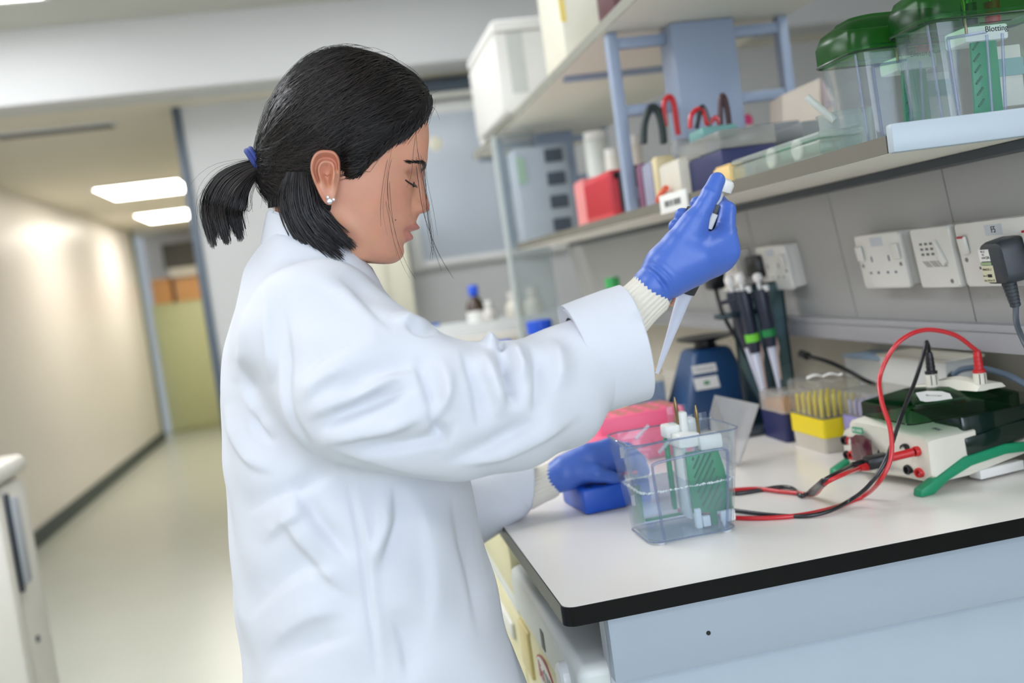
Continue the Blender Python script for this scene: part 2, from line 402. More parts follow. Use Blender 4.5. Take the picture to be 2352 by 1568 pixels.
lg = obj('badge', MB().lathe([(1.0, 0), (1.0, 0.0012)], 40, Tt @ Matrix.Diagonal((0.062, 0.027, 1, 1))), mat('badge_red', (190, 60, 84), 0.4), dr)
obj('badge_face', MB().lathe([(1.0, 0.0012), (1.0, 0.0018)], 40, Tt @ Matrix.Diagonal((0.059, 0.0245, 1, 1))), m_white, lg)
text('Bio', 0.034, mat('badge_red', (190, 60, 84), 0.4), Tt @ Matrix.Translation((-0.027, 0, 0.002)), lg, sx=0.75)
text('COLD', 0.032, mat('badge_ink', (70, 84, 96), 0.4), Tt @ Matrix.Translation((0.018, 0, 0.002)), lg, sx=0.62)
for xx in (0.32, 0.70):
    for yy in (y0+0.06, y1-0.06): obj('foot', MB().lathe([(0.02, 0), (0.02, 0.04)], 12, Tr(xx, yy, 0)), m_dark, t)
t = thing('bench_fridge', (0.45, 1.85, 0), 'taller cream fridge under the bench behind the badged freezer', 'fridge')
obj('cabinet', MB().box((0.26, 1.58, 0.04), (0.78, 2.12, 0.845), 0.01), m_fr, t)
obj('top', MB().box((0.215, 1.575, 0.8455), (0.79, 2.125, 0.868), 0.008), m_frc, t)
obj('upper_front', MB().box((0.214, 1.58, 0.740), (0.259, 2.12, 0.845), 0.008), m_frc, t)
obj('trim_strip', MB().box((0.216, 1.58, 0.716), (0.259, 2.12, 0.739), 0.004), mat('freezer_strip', (218, 222, 218), 0.3, var=0.02), t)
dr = obj('door', MB().box((0.214, 1.58, 0.08), (0.259, 2.12, 0.715), 0.01), m_frc, t)
obj('handle', MB().box((0.206, 1.62, 0.66), (0.214, 1.80, 0.69), 0.004), m_white, dr)
obj('plinth', MB().box((0.28, 1.6, 0), (0.76, 2.1, 0.04)), m_dark, t)

# ------------------------------------------------ service spine with tilted socket panel
m_spine = mat('spine_grey', (168, 168, 165), 0.45, var=0.03, scale=5)
m_rail = mat('rail_grey', (150, 150, 152), 0.38, var=0.03, scale=5)
t = thing('service_spine', (0.92, 2.2, ZB), 'grey service panel above the bench carrying the sockets', 'panel')
TILT = 0.13           # the panel leans out over the bench at its top
def sp_x(z): return 0.874-(z-1.11)*TILT
jy = [1.05, 1.262, 1.585, 1.93, 2.28, 2.65, 3.0, 3.5]
for a, b in zip(jy[:-1], jy[1:]):
    z0, z1 = 1.112, 1.34
    p = MB(); g = 0.0012
    v = [(sp_x(z0), a+g, z0), (sp_x(z0), b-g, z0), (sp_x(z0)+0.02, b-g, z0), (sp_x(z0)+0.02, a+g, z0),
         (sp_x(z1), a+g, z1), (sp_x(z1), b-g, z1), (sp_x(z1)+0.02, b-g, z1), (sp_x(z1)+0.02, a+g, z1)]
    p.add(v, [(0,3,2,1),(4,5,6,7),(0,1,5,4),(1,2,6,5),(2,3,7,6),(3,0,4,7)])
    obj('panel', p, m_spine, t)
obj('backing', MB().box((0.895, 1.052, 1.09), (0.94, 3.5, 1.34)), m_rail, t)
r_ = obj('trunking_rail', MB().box((0.852, 1.05, 1.074), (0.90, 3.5, 1.112), 0.003), m_rail, t)
obj('rail_lip', MB().box((0.849, 1.05, 1.103), (0.853, 3.5, 1.113), 0.001), m_rail, r_)
obj('rear_skirting', MB().box((1.0, 1.06, ZB), (1.02, 3.5, 1.09)), mat('cream_board', (196, 190, 172), 0.6, var=0.04), t)
for y in (1.07, 2.1, 3.4): obj('leg', MB().box((0.90, y, ZB), (0.95, y+0.05, 1.09)), m_rail, t)

# ------------------------------------------------ shelving over the bench
XS = 0.62
m_shelf = mat('shelf_underside', (236, 233, 220), 0.5, var=0.02, scale=4)
m_edge = mat('shelf_edge_taupe', (112, 108, 96), 0.5, var=0.05, scale=60)
m_edge2 = mat('shelf_edge_upper', (146, 146, 134), 0.5, var=0.05, scale=60)
m_post = mat('post_blue_grey', (150, 164, 186), 0.4, var=0.03)
t = thing('bench_shelving', (0.83, 2.0, ZB), 'two tier shelving on blue grey frames above the bench', 'shelving')
ls = obj('lower_shelf', MB().box((XS+0.002, 1.02, 1.342), (1.04, 3.3, 1.362)), m_shelf, t)
obj('edge_strip', MB().box((XS, 1.02, 1.343), (XS+0.002, 3.3, 1.3625)), m_edge, ls)
obj('end_cap', MB().box((XS+0.0, 1.006, 1.342), (1.04, 1.0195, 1.374), 0.003), mat('end_cap_white', (178, 190, 198), 0.35, var=0.02), ls, label='white end cap of the lower shelf')
obj('under_rail', MB().box((0.80, 1.03, 1.330), (0.90, 3.3, 1.3415)), m_dark, ls)
for a, b in ((0.95, 2.468), (2.472, 3.95)):
    us = obj('upper_shelf', MB().box((XS+0.002, a, 1.735), (1.04, b, 1.756)), m_shelf, t)
    obj('edge_strip', MB().box((XS, a, 1.734), (XS+0.002, b, 1.757)), m_edge2, us)
    obj('batten', MB().box((XS+0.02, b-0.025, 1.722), (1.03, b-0.004, 1.735)), m_post, us)
for yf in (2.02, 3.45):
    f = obj('post', MB().box((0.758, yf-0.03, 1.3625), (0.897, yf+0.05, 1.734), 0.004), m_post, t)
    for xx, nm in ((0.64, 'leg'), (1.02, 'leg')):
        s = 1 if xx < 0.8 else -1
        b0 = MB(); poly = [(xx-0.006, 1.362), (xx+0.012, 1.362), (xx+0.012, 1.734), (xx-0.006, 1.734)]
        b0.box((xx-0.010, yf, 1.363), (xx+0.012, yf+0.03, 1.733), 0.002)
        fr = obj('bracket_leg', b0, m_post, f)
        for zz in (1.40, 1.57, 1.71):
            xa, xb = (xx+0.012, 0.758) if s > 0 else (0.897, xx-0.010)
            obj('bracket_bar', MB().box((xa, yf+0.004, zz-0.010), (xb, yf+0.026, zz+0.012), 0.002), m_post, f)
for y in (1.35,):
    obj('gusset', MB().prism([(0, 0), (0.33, 0), (0, -0.10)], -0.01, 0.01, Matrix.Translation((0.66, y, 1.734)) @ Euler((math.pi/2, 0, 0)).to_matrix().to_4x4()), mat('gusset_white', (206, 204, 196), 0.5), t)

# small paper-labelled sign on the shelf edge
t = thing('shelf_sign', (XS, 1.73, 1.33), 'small white sign clipped on the lower shelf edge', 'sign')
sa = PX(1518, 470, XS-0.004); sb = PX(1578, 452, XS-0.004)
obj('card', MB().box((XS-0.006, sb.y, 1.338), (XS-0.001, sa.y, 1.372), 0.001), m_paper, t)
ym = (sa.y+sb.y)/2
obj('clip', MB().box((XS-0.001, ym-0.02, 1.362), (XS+0.015, ym+0.02, 1.366)), m_white, t)
for k, (a, b) in enumerate(((0.20, 0.38), (0.42, 0.50), (0.55, 0.80))):
    obj('print', MB().box((XS-0.0068, sa.y+(sb.y-sa.y)*b, 1.349), (XS-0.006, sa.y+(sb.y-sa.y)*a, 1.360)), mat('grey_print', (110, 112, 112), 0.6), t)

# ------------------------------------------------ sockets on the tilted panel
TP = Matrix.Identity(4)
def panel_T(y, z):
    """local x along -Y (to the viewer's right), local y up the panel, local z out of it (towards -X)"""
    up = Vector((-TILT, 0, 1)).normalized()
    return frame((sp_x(z), y, z), (0, -1, 0), up)
m_sock = mat('socket_white', (222, 221, 214), 0.3, var=0.015)
m_slot = mat('socket_slot', (84, 92, 108), 0.5)
m_sticker = mat('grey_sticker', (196, 202, 208), 0.5)
def screw(t, T, x, y, z): obj('screw', MB().lathe([(0.0032, z), (0.0030, z+0.0008)], 12, T @ Matrix.Translation((x, y, 0))), m_steel, t)
def double_socket(yc, zc, w, label, letters=None, plugged=False):
    T = panel_T(yc, zc)
    t = thing('wall_socket', T.translation, label, 'socket', 'sockets on the service panel')
    obj('back_box', MB().prism(rrect(w*0.97, 0.083, 0.005), 0.0, 0.021, T, 0.001), m_sock, t)
    obj('face_plate', MB().prism(rrect(w, 0.087, 0.006), 0.0212, 0.030, T, 0.0022), m_sock, t)
    for s in (-1, 1):
        sw = obj('rocker_switch', MB().box((s*w*0.40-0.0085, 0.004, 0.030), (s*w*0.40+0.0085, 0.028, 0.0345), 0.0015, T @ Matrix.Rotation(0.05, 4, 'X')), m_sock, t)
        obj('switch_mark', MB().box((s*w*0.40-0.006, 0.0245, 0.0338), (s*w*0.40+0.006, 0.0272, 0.0362), 0, T), mat('red_mark', (180, 40, 60), 0.5), sw) if plugged else None
        screw(t, T, s*w*0.42, -0.006, 0.030)
        for dx, dy, ww, hh in ((0, 0.004, 0.0035, 0.009), (-0.011, -0.018, 0.006, 0.0035), (0.011, -0.018, 0.006, 0.0035)):
            obj('pin_slot', MB().box((s*w*0.19+dx-hh/2 if False else s*w*0.19+dx-ww/2, dy-hh/2 if ww < hh else dy-hh/2, 0.0300), (s*w*0.19+dx+ww/2, dy+hh/2, 0.0303), 0, T), m_slot, t)
    st = obj('sticker', MB().box((-0.017, 0.024, 0.0300), (0.017, 0.038, 0.0304), 0, T), m_sticker, t)
    if letters: text(letters, 0.012, m_ink, T @ Matrix.Translation((0, 0.031, 0.0306)), st, sx=0.8)
    return t
zc = 1.213
double_socket(1.418, zc, 0.128, 'double wall socket with nothing plugged in, beside the fused switch', None)
double_socket(1.140, zc, 0.160, 'double wall socket with the dark plug in it, at the right edge', 'F5', True)
double_socket(1.80, zc, 0.128, 'wall socket half hidden behind the pipette stand', None)
double_socket(2.02, zc, 0.128, 'wall socket behind the raised blue glove', None)
T = panel_T(1.276, zc)
t = thing('fused_switch', T.translation, 'narrow white switch plate with printed rows, between the double sockets', 'switch')
obj('back_box', MB().prism(rrect(0.088, 0.083, 0.004), 0.0, 0.021, T, 0.001), m_sock, t)
fp = obj('face_plate', MB().prism(rrect(0.092, 0.087, 0.004), 0.0212, 0.032, T, 0.0022), m_sock, t)
for r_i in range(3):
    for k in range(4):
        obj('print', MB().box((-0.028+k*0.012, 0.019-r_i*0.0075, 0.0320), (-0.021+k*0.012, 0.0225-r_i*0.0075, 0.0322), 0, T), mat('grey_print', (110, 112, 112), 0.6), fp)
obj('rocker_switch', MB().prism([(0.014, 0.026), (0.030, -0.006), (0.024, -0.012), (0.014, -0.002)], 0.032, 0.037, T, 0.001), m_sock, fp)
for k in range(3): obj('vent_stripe', MB().prism([(-0.03+k*0.017, -0.004), (-0.016+k*0.017, -0.004), (-0.006+k*0.017, -0.013), (-0.020+k*0.017, -0.013)], 0.032, 0.0323, T), mat('stripe_grey', (170, 168, 160), 0.5), fp)
screw(t, T, 0.03, -0.034, 0.032)

# dark plug with stickers, its strain relief and flex
T = panel_T(1.140-0.0304, zc-0.006) @ Matrix.Translation((0, 0, 0.030))
t = thing('mains_plug', T.translation, 'charcoal mains plug covered with test stickers, with a grey flex', 'plug')
m_plug = mat('plug_charcoal', (50, 55, 60), 0.42, bump=0.02)
# body (narrower at the top)
rings = []
for z, k in ((0.0, 1.0), (0.004, 1.04), (0.026, 1.0), (0.032, 0.93), (0.034, 0.80)):
    ring = []
    for (x, y) in rrect(0.050, 0.054, 0.012, 6):
        tp = 1.0-0.10*(y+0.027)/0.054
        ring.append((x*tp*k, y*k, z))
    rings.append(ring)
bd = obj('plug_body', MB().loft(rings, True, T), m_plug, t)
obj('rating_sticker', MB().box((-0.021, 0.004, 0.0342), (-0.001, 0.019, 0.0346), 0, T), m_white, bd)
obj('green_strip', MB().box((-0.021, -0.001, 0.0342), (-0.001, 0.0028, 0.0346), 0, T), mat('green_strip', (150, 170, 130), 0.5), bd)
obj('test_sticker', MB().box((-0.021, -0.023, 0.0342), (0.001, -0.0015, 0.0346), 0, T), mat('tan_sticker', (206, 202, 172), 0.5), bd)
obj('sticker_block', MB().box((-0.012, -0.0165, 0.0346), (-0.004, -0.0125, 0.0348), 0, T), m_ink, bd)
for s_, z_, x_, y_ in (('BS LS', 0.0034, -0.012, 0.0165), ('IEC', 0.0034, -0.012, 0.0125), ('LEAD', 0.0034, -0.012, 0.0085), ('3A', 0.0055, -0.0045, 0.0085),
                       ('MINCR L1', 0.004, -0.0105, -0.0065), ('Oct 23', 0.0036, -0.0055, -0.0205), ('Oct 21', 0.0036, -0.0155, -0.0205), ('Nov 3L', 0.003, -0.0165, -0.0145)):
    text(s_, z_, m_ink, T @ Matrix.Translation((x_, y_, 0.0349)), bd, depth=0.00005)
rel = MB()
for k in range(7):
    rr = 0.0088-k*0.0004
    rel.lathe([(rr, 0), (rr, 0.0034), (rr-0.0012, 0.0036), (rr-0.0012, 0.0046)], 16, T @ Tr(0.0+k*0.0004, -0.027-k*0.0046, 0.017, rx=math.pi/2) )
obj('strain_relief', rel, m_plug, t)
c0 = T @ Vector((0.003, -0.058, 0.017))
obj('flex', MB().tube(crom([c0, PX(2336, 745, 0.815), PX(2360, 800, 0.80), PX(2400, 870, 0.82), PZ(2500, 950, ZB+0.004)]), 0.0036, 10), mat('grey_flex', (70, 78, 86), 0.4), t)
# ================================================================ things on the bench
m_acr = clear('clear_acrylic', (0.95, 0.97, 0.98), 0.045, (214, 220, 230), ior=1.42)
m_acre = clear('acrylic_edge', (0.66, 0.70, 0.80), 0.18, (190, 198, 214), ior=1.45)
m_water = clear('buffer_liquid', (0.86, 0.91, 0.97), 0.05, (200, 215, 235), ior=1.33)
m_foam = mat('white_bubbles', (228, 232, 230), 0.3, var=0.04)
m_green = mat('gel_green', (22, 140, 92), 0.32, var=0.06)
m_greend = mat('gel_green_dark', (14, 104, 70), 0.35, var=0.06)
m_core = mat('core_white', (232, 233, 228), 0.35, var=0.02)
m_dgreen = clear('dark_green_acrylic', (0.10, 0.30, 0.14), 0.10, (20, 70, 34), ior=1.5, rough=0.06)
m_red = mat('red_plastic', (196, 36, 40), 0.35, var=0.05)
m_redc = mat('red_cable', (198, 34, 42), 0.28, var=0.04, coat=0.3)
m_blkc = mat('black_cable', (24, 26, 30), 0.30, var=0.04, coat=0.3)

def rr_ring(x0, x1, y0, y1, r, z, bow=0.0, n=6):
    cx, cy = (x0+x1)/2, (y0+y1)/2; out = []
    for (x, y) in rrect(x1-x0, y1-y0, r, n):
        k = 1-((y)/((y1-y0)/2))**2
        out.append((cx+x+math.copysign(bow*k, x), cy+y, z))
    return out

def tank_shell(b, tp, z0, z1, wall, bow, r):
    """tapered open tank: b, tp = (x0,x1,y0,y1) at bottom and top"""
    w = wall
    ins = lambda q: (q[0]+w, q[1]-w, q[2]+w, q[3]-w)
    return MB().loft([rr_ring(*b, r, z0, bow), rr_ring(*tp, r, z1, bow), rr_ring(*ins(tp), r*0.8, z1, bow), rr_ring(*ins(b), r*0.8, z0+w, bow)], True)

def lerp4(b, tp, f): return tuple(a+(c-a)*f for a, c in zip(b, tp))

# ---------------------------------------------------------------- gel tank in use
t = thing('gel_tank', (0.41, 1.26, ZB), 'open clear gel tank half full of liquid, in front of the raised sleeve', 'tank')
B0 = (0.350, 0.462, 1.205, 1.300); B1 = (0.337, 0.482, 1.200, 1.318); z0, z1 = ZB+0.003, 1.033
body = obj('tank_wall', tank_shell(B0, B1, z0, z1, 0.0024, 0.006, 0.016), m_acr, t)
rim = rr_ring(*B1, 0.016, z1, 0.006)
obj('rim', MB().tube([Vector(p)+Vector((0, 0, -0.0005)) for p in rim], 0.0013, 8, closed=True), m_acre, body)
obj('base_edge', MB().tube([Vector(p)+Vector((0, 0, 0.001)) for p in rr_ring(*B0, 0.014, z0, 0.006)], 0.0012, 8, closed=True), m_acre, body)
# raised frame moulded on the front and on the back wall
def tank_pt(u, f, side):
    q = lerp4(B0, B1, f); z = z0+(z1-z0)*f
    return Vector((q[0]+(q[1]-q[0])*u, q[2] if side else q[3], z))
for side in (True, False):
    pts = [tank_pt(0.14, 0.03, side), tank_pt(0.14, 0.40, side), tank_pt(0.145, 0.74, side), tank_pt(0.17, 0.79, side), tank_pt(0.24, 0.805, side), tank_pt(0.55, 0.825, side), tank_pt(0.78, 0.83, side), tank_pt(0.86, 0.81, side), tank_pt(0.885, 0.75, side), tank_pt(0.89, 0.40, side), tank_pt(0.89, 0.03, side)]
    pts = [p+Vector((0, -0.001 if side else 0.001, 0)) for p in pts]
    obj('moulded_rib', MB().tube(crom(pts, 5), 0.0019, 8), m_acre, body)
zw = 0.968; fw = (zw-z0)/(z1-z0)
ins = lambda q, d: (q[0]+d, q[1]-d, q[2]+d, q[3]-d)
wt = obj('liquid', MB().loft([rr_ring(*ins(B0, 0.0028), 0.012, z0+0.003, 0.006), rr_ring(*ins(lerp4(B0, B1, fw), 0.0028), 0.013, zw, 0.006)], True), m_water, t)
fo = MB(); rnd = random.Random(3)
mr = rr_ring(*ins(lerp4(B0, B1, fw), 0.0042), 0.012, zw, 0.006, 10)
P_ = crom(mr, 3, True)
Ln = [0.0]
for i in range(len(P_)): Ln.append(Ln[-1]+(P_[(i+1) % len(P_)]-P_[i]).length)
_q = []
for k in range(460):
    d = Ln[-1]*k/460; i = max(j for j in range(len(P_)) if Ln[j] <= d); _q.append(P_[i].lerp(P_[(i+1) % len(P_)], (d-Ln[i])/max(1e-9, Ln[i+1]-Ln[i])))
P_ = _q
for i in range(len(P_)):
    if rnd.random() < 0.8:
        rr = rnd.uniform(0.0006, 0.0016)
        fo.lathe([(0.0002, -rr), (rr*0.8, -rr*0.6), (rr, 0), (rr*0.8, rr*0.6), (0.0002, rr)], 6, Matrix.Translation(P_[i]+Vector((rnd.uniform(-.001, .001), rnd.uniform(-.001, .001), rnd.uniform(-0.0005, 0.0008)))))
obj('bubble_line', fo, m_foam, wt, kind='stuff')
for k, (x, y) in enumerate(((0.362, 1.212), (0.452, 1.212), (0.362, 1.292), (0.452, 1.292))):
    obj('foot', MB().lathe([(0.006, ZB+0.0002), (0.006, ZB+0.0032)], 14, Tr(x, y, 0)), mat('clear_foot', (206, 212, 214), 0.3), t)
# clear hinge tabs and liner
for a, b, c in ((1460, 1008, 1490), (1513, 1040, 1540)):
    p0 = PY(a, b, 1.28 if a < 1500 else 1.235); p1 = PY(c, b-32, 1.28 if a < 1500 else 1.235)
    obj('hinge_tab', MB().tube([p0, p1], 0.0028, 8), clear('tab_clear', (0.8, 0.83, 0.86), 0.25, (224, 228, 230)), t)
# electrode module: white core, green slotted panels, pins
mod = obj('electrode_core', MB().box((0.410, 1.232, 1.012), (0.440, 1.292, 1.030), 0.003)
          .box((0.404, 1.262, 1.022), (0.425, 1.288, 1.040), 0.003)
          .box((0.424, 1.255, 1.016), (0.434, 1.270, 1.056), 0.002)
          .box((0.434, 1.258, 1.024), (0.446, 1.276, 1.046), 0.003)
          .box((0.436, 1.226, 1.006), (0.468, 1.250, 1.026), 0.004)
          .box((0.416, 1.246, 0.915), (0.424, 1.284, 1.012), 0.001)
          .box((0.418, 1.226, 0.906), (0.426, 1.236, 0.932), 0.001)
          .box((0.426, 1.222, 0.908), (0.436, 1.228, 0.922), 0.001)
          .box((0.450, 1.221, 0.909), (0.471, 1.227, 0.925), 0.003)
          .box((0.452, 1.221, 0.904), (0.457, 1.227, 0.912), 0.001), m_core, t)
gp = obj('green_panel', MB().prism([(0.417, 0.926), (0.440, 0.923), (0.441, 0.905), (0.449, 0.905), (0.450, 0.923), (0.473, 0.920), (0.467, 0.98), (0.461, 1.006), (0.417, 1.006)], 0, 0.004, frame((0, 1.236, 0), (1, 0, 0), (0, 0, 1)), 0.0006), m_green, t, label='green slotted gel panel')
slots = [(0.424, 0.995, 0.430, 1.002), (0.424, 0.984, 0.438, 1.003), (0.424, 0.972, 0.446, 1.004), (0.424, 0.962, 0.454, 1.003), (0.426, 0.952, 0.456, 0.994), (0.428, 0.942, 0.457, 0.983), (0.430, 0.933, 0.459, 0.972), (0.436, 0.928, 0.461, 0.961), (0.444, 0.926, 0.463, 0.950), (0.453, 0.926, 0.464, 0.940)]
for (xa, za, xb, zb) in slots:
    xa += 0.0; 
    obj('slot', MB().tube([(xa+0.001, 1.2318, za), (xb-0.003, 1.2318, zb-0.003)], 0.0014, 8), m_greend, gp)
obj('green_panel', MB().box((0.407, 1.280, 0.922), (0.4125, 1.290, 1.020), 0.001, ), m_green, t)
obj('green_panel', MB().box((0.352, 1.287, 0.91), (0.366, 1.291, 0.962), 0.001), clear('pale_green_plastic', (0.45, 0.78, 0.62), 0.25, (90, 170, 130)), t)
obj('green_foot_bar', MB().box((0.366, 1.282, 0.912), (0.43, 1.288, 0.9155), 0.001), m_green, t)
for a, b in ((((1549, 912)), (1559, 985)), ((1597, 930), (1606, 1002))):
    p0 = PY(*b, 1.265 if a[0] < 1560 else 1.24); p1 = PY(*a, 1.265 if a[0] < 1560 else 1.24)
    pts = [p0.lerp(p1, k/5) for k in range(6)]
    pn = obj('electrode_pin', MB().tube(pts, [0.0018, 0.0018, 0.0018, 0.0026, 0.0024, 0.0010], 10), m_brass, t)
    obj('pin_guard', MB().box((p1.x-0.011, p0.y+0.006, p1.z-0.045), (p1.x+0.016, p0.y+0.0075, p1.z-0.012), 0.0005), m_acr, pn)
for k, (x, z) in enumerate(((1429, 1040), (1455, 1150))):
    p = PY(x, z, 1.22)
    obj('tank_mark', MB().box((p.x-0.002, 1.222, p.z-0.007), (p.x+0.003, 1.223, p.z+0.007)), mat('mark_grey', (150, 154, 164), 0.6), body)

# ---------------------------------------------------------------- power supply
TH = math.radians(8)
TPs = Tr(0.747, 1.203, ZB, rz=TH)         # local x: back from the front, y: along the front, z: up
m_psu = mat('psu_ivory', (222, 218, 202), 0.38, var=0.03, scale=30)
m_psug = mat('psu_green', (18, 138, 96), 0.4, var=0.05)
m_psud = mat('psu_dark_green', (8, 34, 26), 0.16, coat=0.4, var=0.1)
t = thing('power_supply', (0.85, 1.33, ZB), 'ivory power supply with green feet and dark display', 'power supply')
WY = 0.190
# front shell: outline in (y, z) lofted back
prof = [(0.0, 0.020), (0.0, 0.072), (0.012, 0.078), (0.055, 0.080), (0.072, 0.088), (0.12, 0.096), (0.150, 0.088), (0.165, 0.074), (WY-0.006, 0.068), (WY, 0.058), (WY, 0.022), (WY-0.01, 0.016), (0.135, 0.012), (0.06, 0.010), (0.01, 0.014)]
def psu_front(k):  # bulge of the front face along y
    return 0.0
rings = []
for x, s in ((-0.002, 0.86), (0.004, 0.97), (0.02, 1.0), (0.075, 1.0)):
    cy, cz = WY/2, 0.048; ring = []
    for (y, z) in prof:
        bul = -0.022*max(0, 1-((y-0.115)/0.055)**2)
        ring.append((x+bul*(1 if x < 0.05 else 0), cy+(y-cy)*(0.97 if s < 0.9 else 1.0), cz+(z-cz)*(s if x < 0.01 else 1)))
    rings.append(ring)
shell = obj('front_shell', MB().loft(rings, True, TPs), m_psu, t)
obj('base_shell', MB().prism([(0.0, 0.012), (0.0, 0.030), (0.06, 0.034), (0.24, 0.052), (0.24, 0.034), (0.06, 0.012)], 0.002, WY-0.002, TPs @ frame((0, WY, 0), (1, 0, 0), (0, 0, 1)), 0.003), m_psu, t)
obj('body', MB().prism([(0.062, 0.034), (0.058, 0.060), (0.056, 0.094), (0.235, 0.094), (0.235, 0.054)], 0.003, WY-0.003, TPs @ frame((0, WY, 0), (1, 0, 0), (0, 0, 1)), 0.004), m_psud, t)
obj('body_ridge', MB().box((0.060, -0.002, 0.036), (0.235, 0.004, 0.060), 0.002, TPs @ Matrix.Shear('XY', 4, (0, 0)) @ Tr(0, 0, 0, ry=-0.075)), m_psud, t)
for yy in (-0.004, WY-0.010):   # arched green feet
    arc = [(-0.028, 0.0), (-0.006, 0.0), (0.020, 0.014), (0.06, 0.026), (0.12, 0.031), (0.18, 0.026), (0.225, 0.012), (0.24, 0.0), (0.255, 0.0), (0.245, 0.016), (0.20, 0.036), (0.12, 0.045), (0.05, 0.040), (0.0, 0.020), (-0.026, 0.010)]
    obj('foot', MB().prism(arc, 0, 0.016, TPs @ frame((0, yy+0.016, 0.0003), (1, 0, 0), (0, 0, 1)), 0.002), m_psug, t)
obj('label_plate', MB().box((0.075, -0.001, 0.004), (0.150, 0.02, 0.0165), 0.0006, TPs), m_white, t)
fx = -0.0245
def on_front(y, z, dx=0.0): return TPs @ Matrix.Translation((dx, y, z))
disp = MB().prism([(0.022, -0.020), (-0.022, -0.020), (-0.022, 0.012), (-0.010, 0.019), (0.004, 0.020), (0.022, 0.014)], 0, 0.003, frame(TPs @ Vector((fx-0.0003, 0.112, 0.052)), TPs.to_3x3() @ Vector((0, -1, 0)), (0, 0, 1)), 0.0006)
obj('display', disp, mat('display_dark_red', (78, 30, 34), 0.15, coat=0.5), shell)
Tf = frame(TPs @ Vector((fx-0.0012, 0.118, 0.0775)), TPs.to_3x3() @ Vector((0, -1, 0)), (0, 0, 1))
bad = obj('badge', MB().prism(rrect(0.024, 0.009, 0.0035), -0.001, 0.0006, Tf), mat('badge_green', (42, 150, 104), 0.4), shell)
text('BIO-RAD', 0.0066, m_white, Tf @ Matrix.Translation((0, 0, 0.0008)), bad, depth=0.0001, sx=0.85)
for k in range(3):
    obj('button', MB().lathe([(0.0026, 0), (0.0024, 0.001)], 12, TPs @ Tr(fx+0.0055, 0.143, 0.062-k*0.0085, ry=-math.pi/2)), mat('grey_print', (110, 112, 112), 0.6), shell)
Tw = frame(TPs @ Vector((fx+0.0048, 0.083, 0.050)), TPs.to_3x3() @ Vector((0, -1, 0)), (0, 0, 1))
obj('alarm_mark', MB().prism([(-0.003, -0.003), (0.003, -0.003), (0, 0.003)], 0, 0.001, Tw), m_ink, shell)
text('TIMER', 0.0042, mat('grey_print', (110, 112, 112), 0.6), frame(TPs @ Vector((fx-0.0002, 0.103, 0.021)), TPs.to_3x3() @ Vector((0, -1, 0)), (0, 0, 1)), shell, depth=0.0001)
text('BASIC', 0.0085, mat('grey_print', (110, 112, 112), 0.6), frame(TPs @ Vector((0.030, 0.020, 0.0799)), TPs.to_3x3() @ Vector((-0.3, -1, 0)), TPs.to_3x3() @ Vector((1, -0.3, 0.0))), shell, depth=0.0002)
Tw2 = frame(TPs @ Vector((-0.0030, 0.037, 0.0385)), TPs.to_3x3() @ Vector((0, -1, 0)), (0, 0, 1))
wm = obj('warning_mark', MB().prism([(-0.0055, -0.004), (0.0055, -0.004), (0, 0.006)], 0, 0.0012, Tw2), m_ink, shell)
obj('warning_face', MB().prism([(-0.0038, -0.0031), (0.0038, -0.0031), (0, 0.0041)], 0.001, 0.0014, Tw2), m_psu, wm)
obj('bolt_mark', MB().prism([(0.0006, 0.003), (-0.0012, -0.0002), (0.0002, -0.0002), (-0.0006, -0.0026), (0.0014, 0.0006), (0.0, 0.0006)], 0.0012, 0.0018, Tw2), m_ink, wm)
def jack(y, z, m, x=-0.004):
    j = obj('socket_ring', MB().lathe([(0.0068, 0), (0.0072, 0.006), (0.0062, 0.009), (0.0046, 0.009), (0.0042, 0.001)], 20, TPs @ Tr(x+0.004, y, z, ry=-math.pi/2), cap=False), m, shell)
    obj('socket_hole', MB().lathe([(0.0045, 0.0012), (0.0002, 0.0014)], 16, TPs @ Tr(x+0.004, y, z, ry=-math.pi/2), cap=False), mat('hole_black', (10, 10, 11), 0.5) if m is m_black else mat('hole_red', (120, 18, 20), 0.5), j)
for (y, z, m) in ((0.046, 0.056, m_black), (0.024, 0.055, m_red), (0.044, 0.027, m_black), (0.022, 0.026, m_red), (0.178, 0.052, m_black), (0.165, 0.053, m_red), (0.176, 0.030, m_black), (0.165, 0.031, m_red)):
    jack(y, z, m)

# ---------------------------------------------------------------- tank lid resting on the power supply, with its leads
t = thing('tank_lid', (0.81, 1.27, 0.995), 'dark green tank lid lying on the power supply, paper taped on it', 'lid')
LB = (0.722, 0.892, 1.206, 1.335)
rings = [rr_ring(*LB, 0.010, 0.9955), rr_ring(*LB, 0.010, 1.014), rr_ring(*ins(LB, 0.003), 0.010, 1.0165), rr_ring(*ins(LB, 0.042), 0.010, 1.0305)]
ld = obj('lid_shell', MB().loft(rings, False).loft([rings[-1], [(p[0], p[1], 1.031) for p in rr_ring(*ins(LB, 0.050), 0.006, 1.031)]], True), m_dgreen, t)
obj('lid_rim', MB().tube([Vector(p) for p in rr_ring(*LB, 0.010, 0.9962)], 0.0010, 6, closed=True), m_dgreen, ld)
sad = []
for k in range(9):
    f = k/8; y = 1.205+0.085*f; x = 0.846-0.045*f
    h = 0.004+0.010*math.sin(math.pi*min(1, f*1.1))
    w = 0.022-0.010*math.sin(math.pi*f)
    sad.append([(x-w, y, 1.026), (x-w*0.75, y, 1.029+h*0.8), (x, y, 1.030+h), (x+w*0.75, y, 1.029+h*0.8), (x+w, y, 1.026)])
obj('lead_saddle', MB().loft(sad, True), m_psu, t)
Tp = Tr(0.800, 1.232, 1.0228, rz=0.25, rx=0.0)
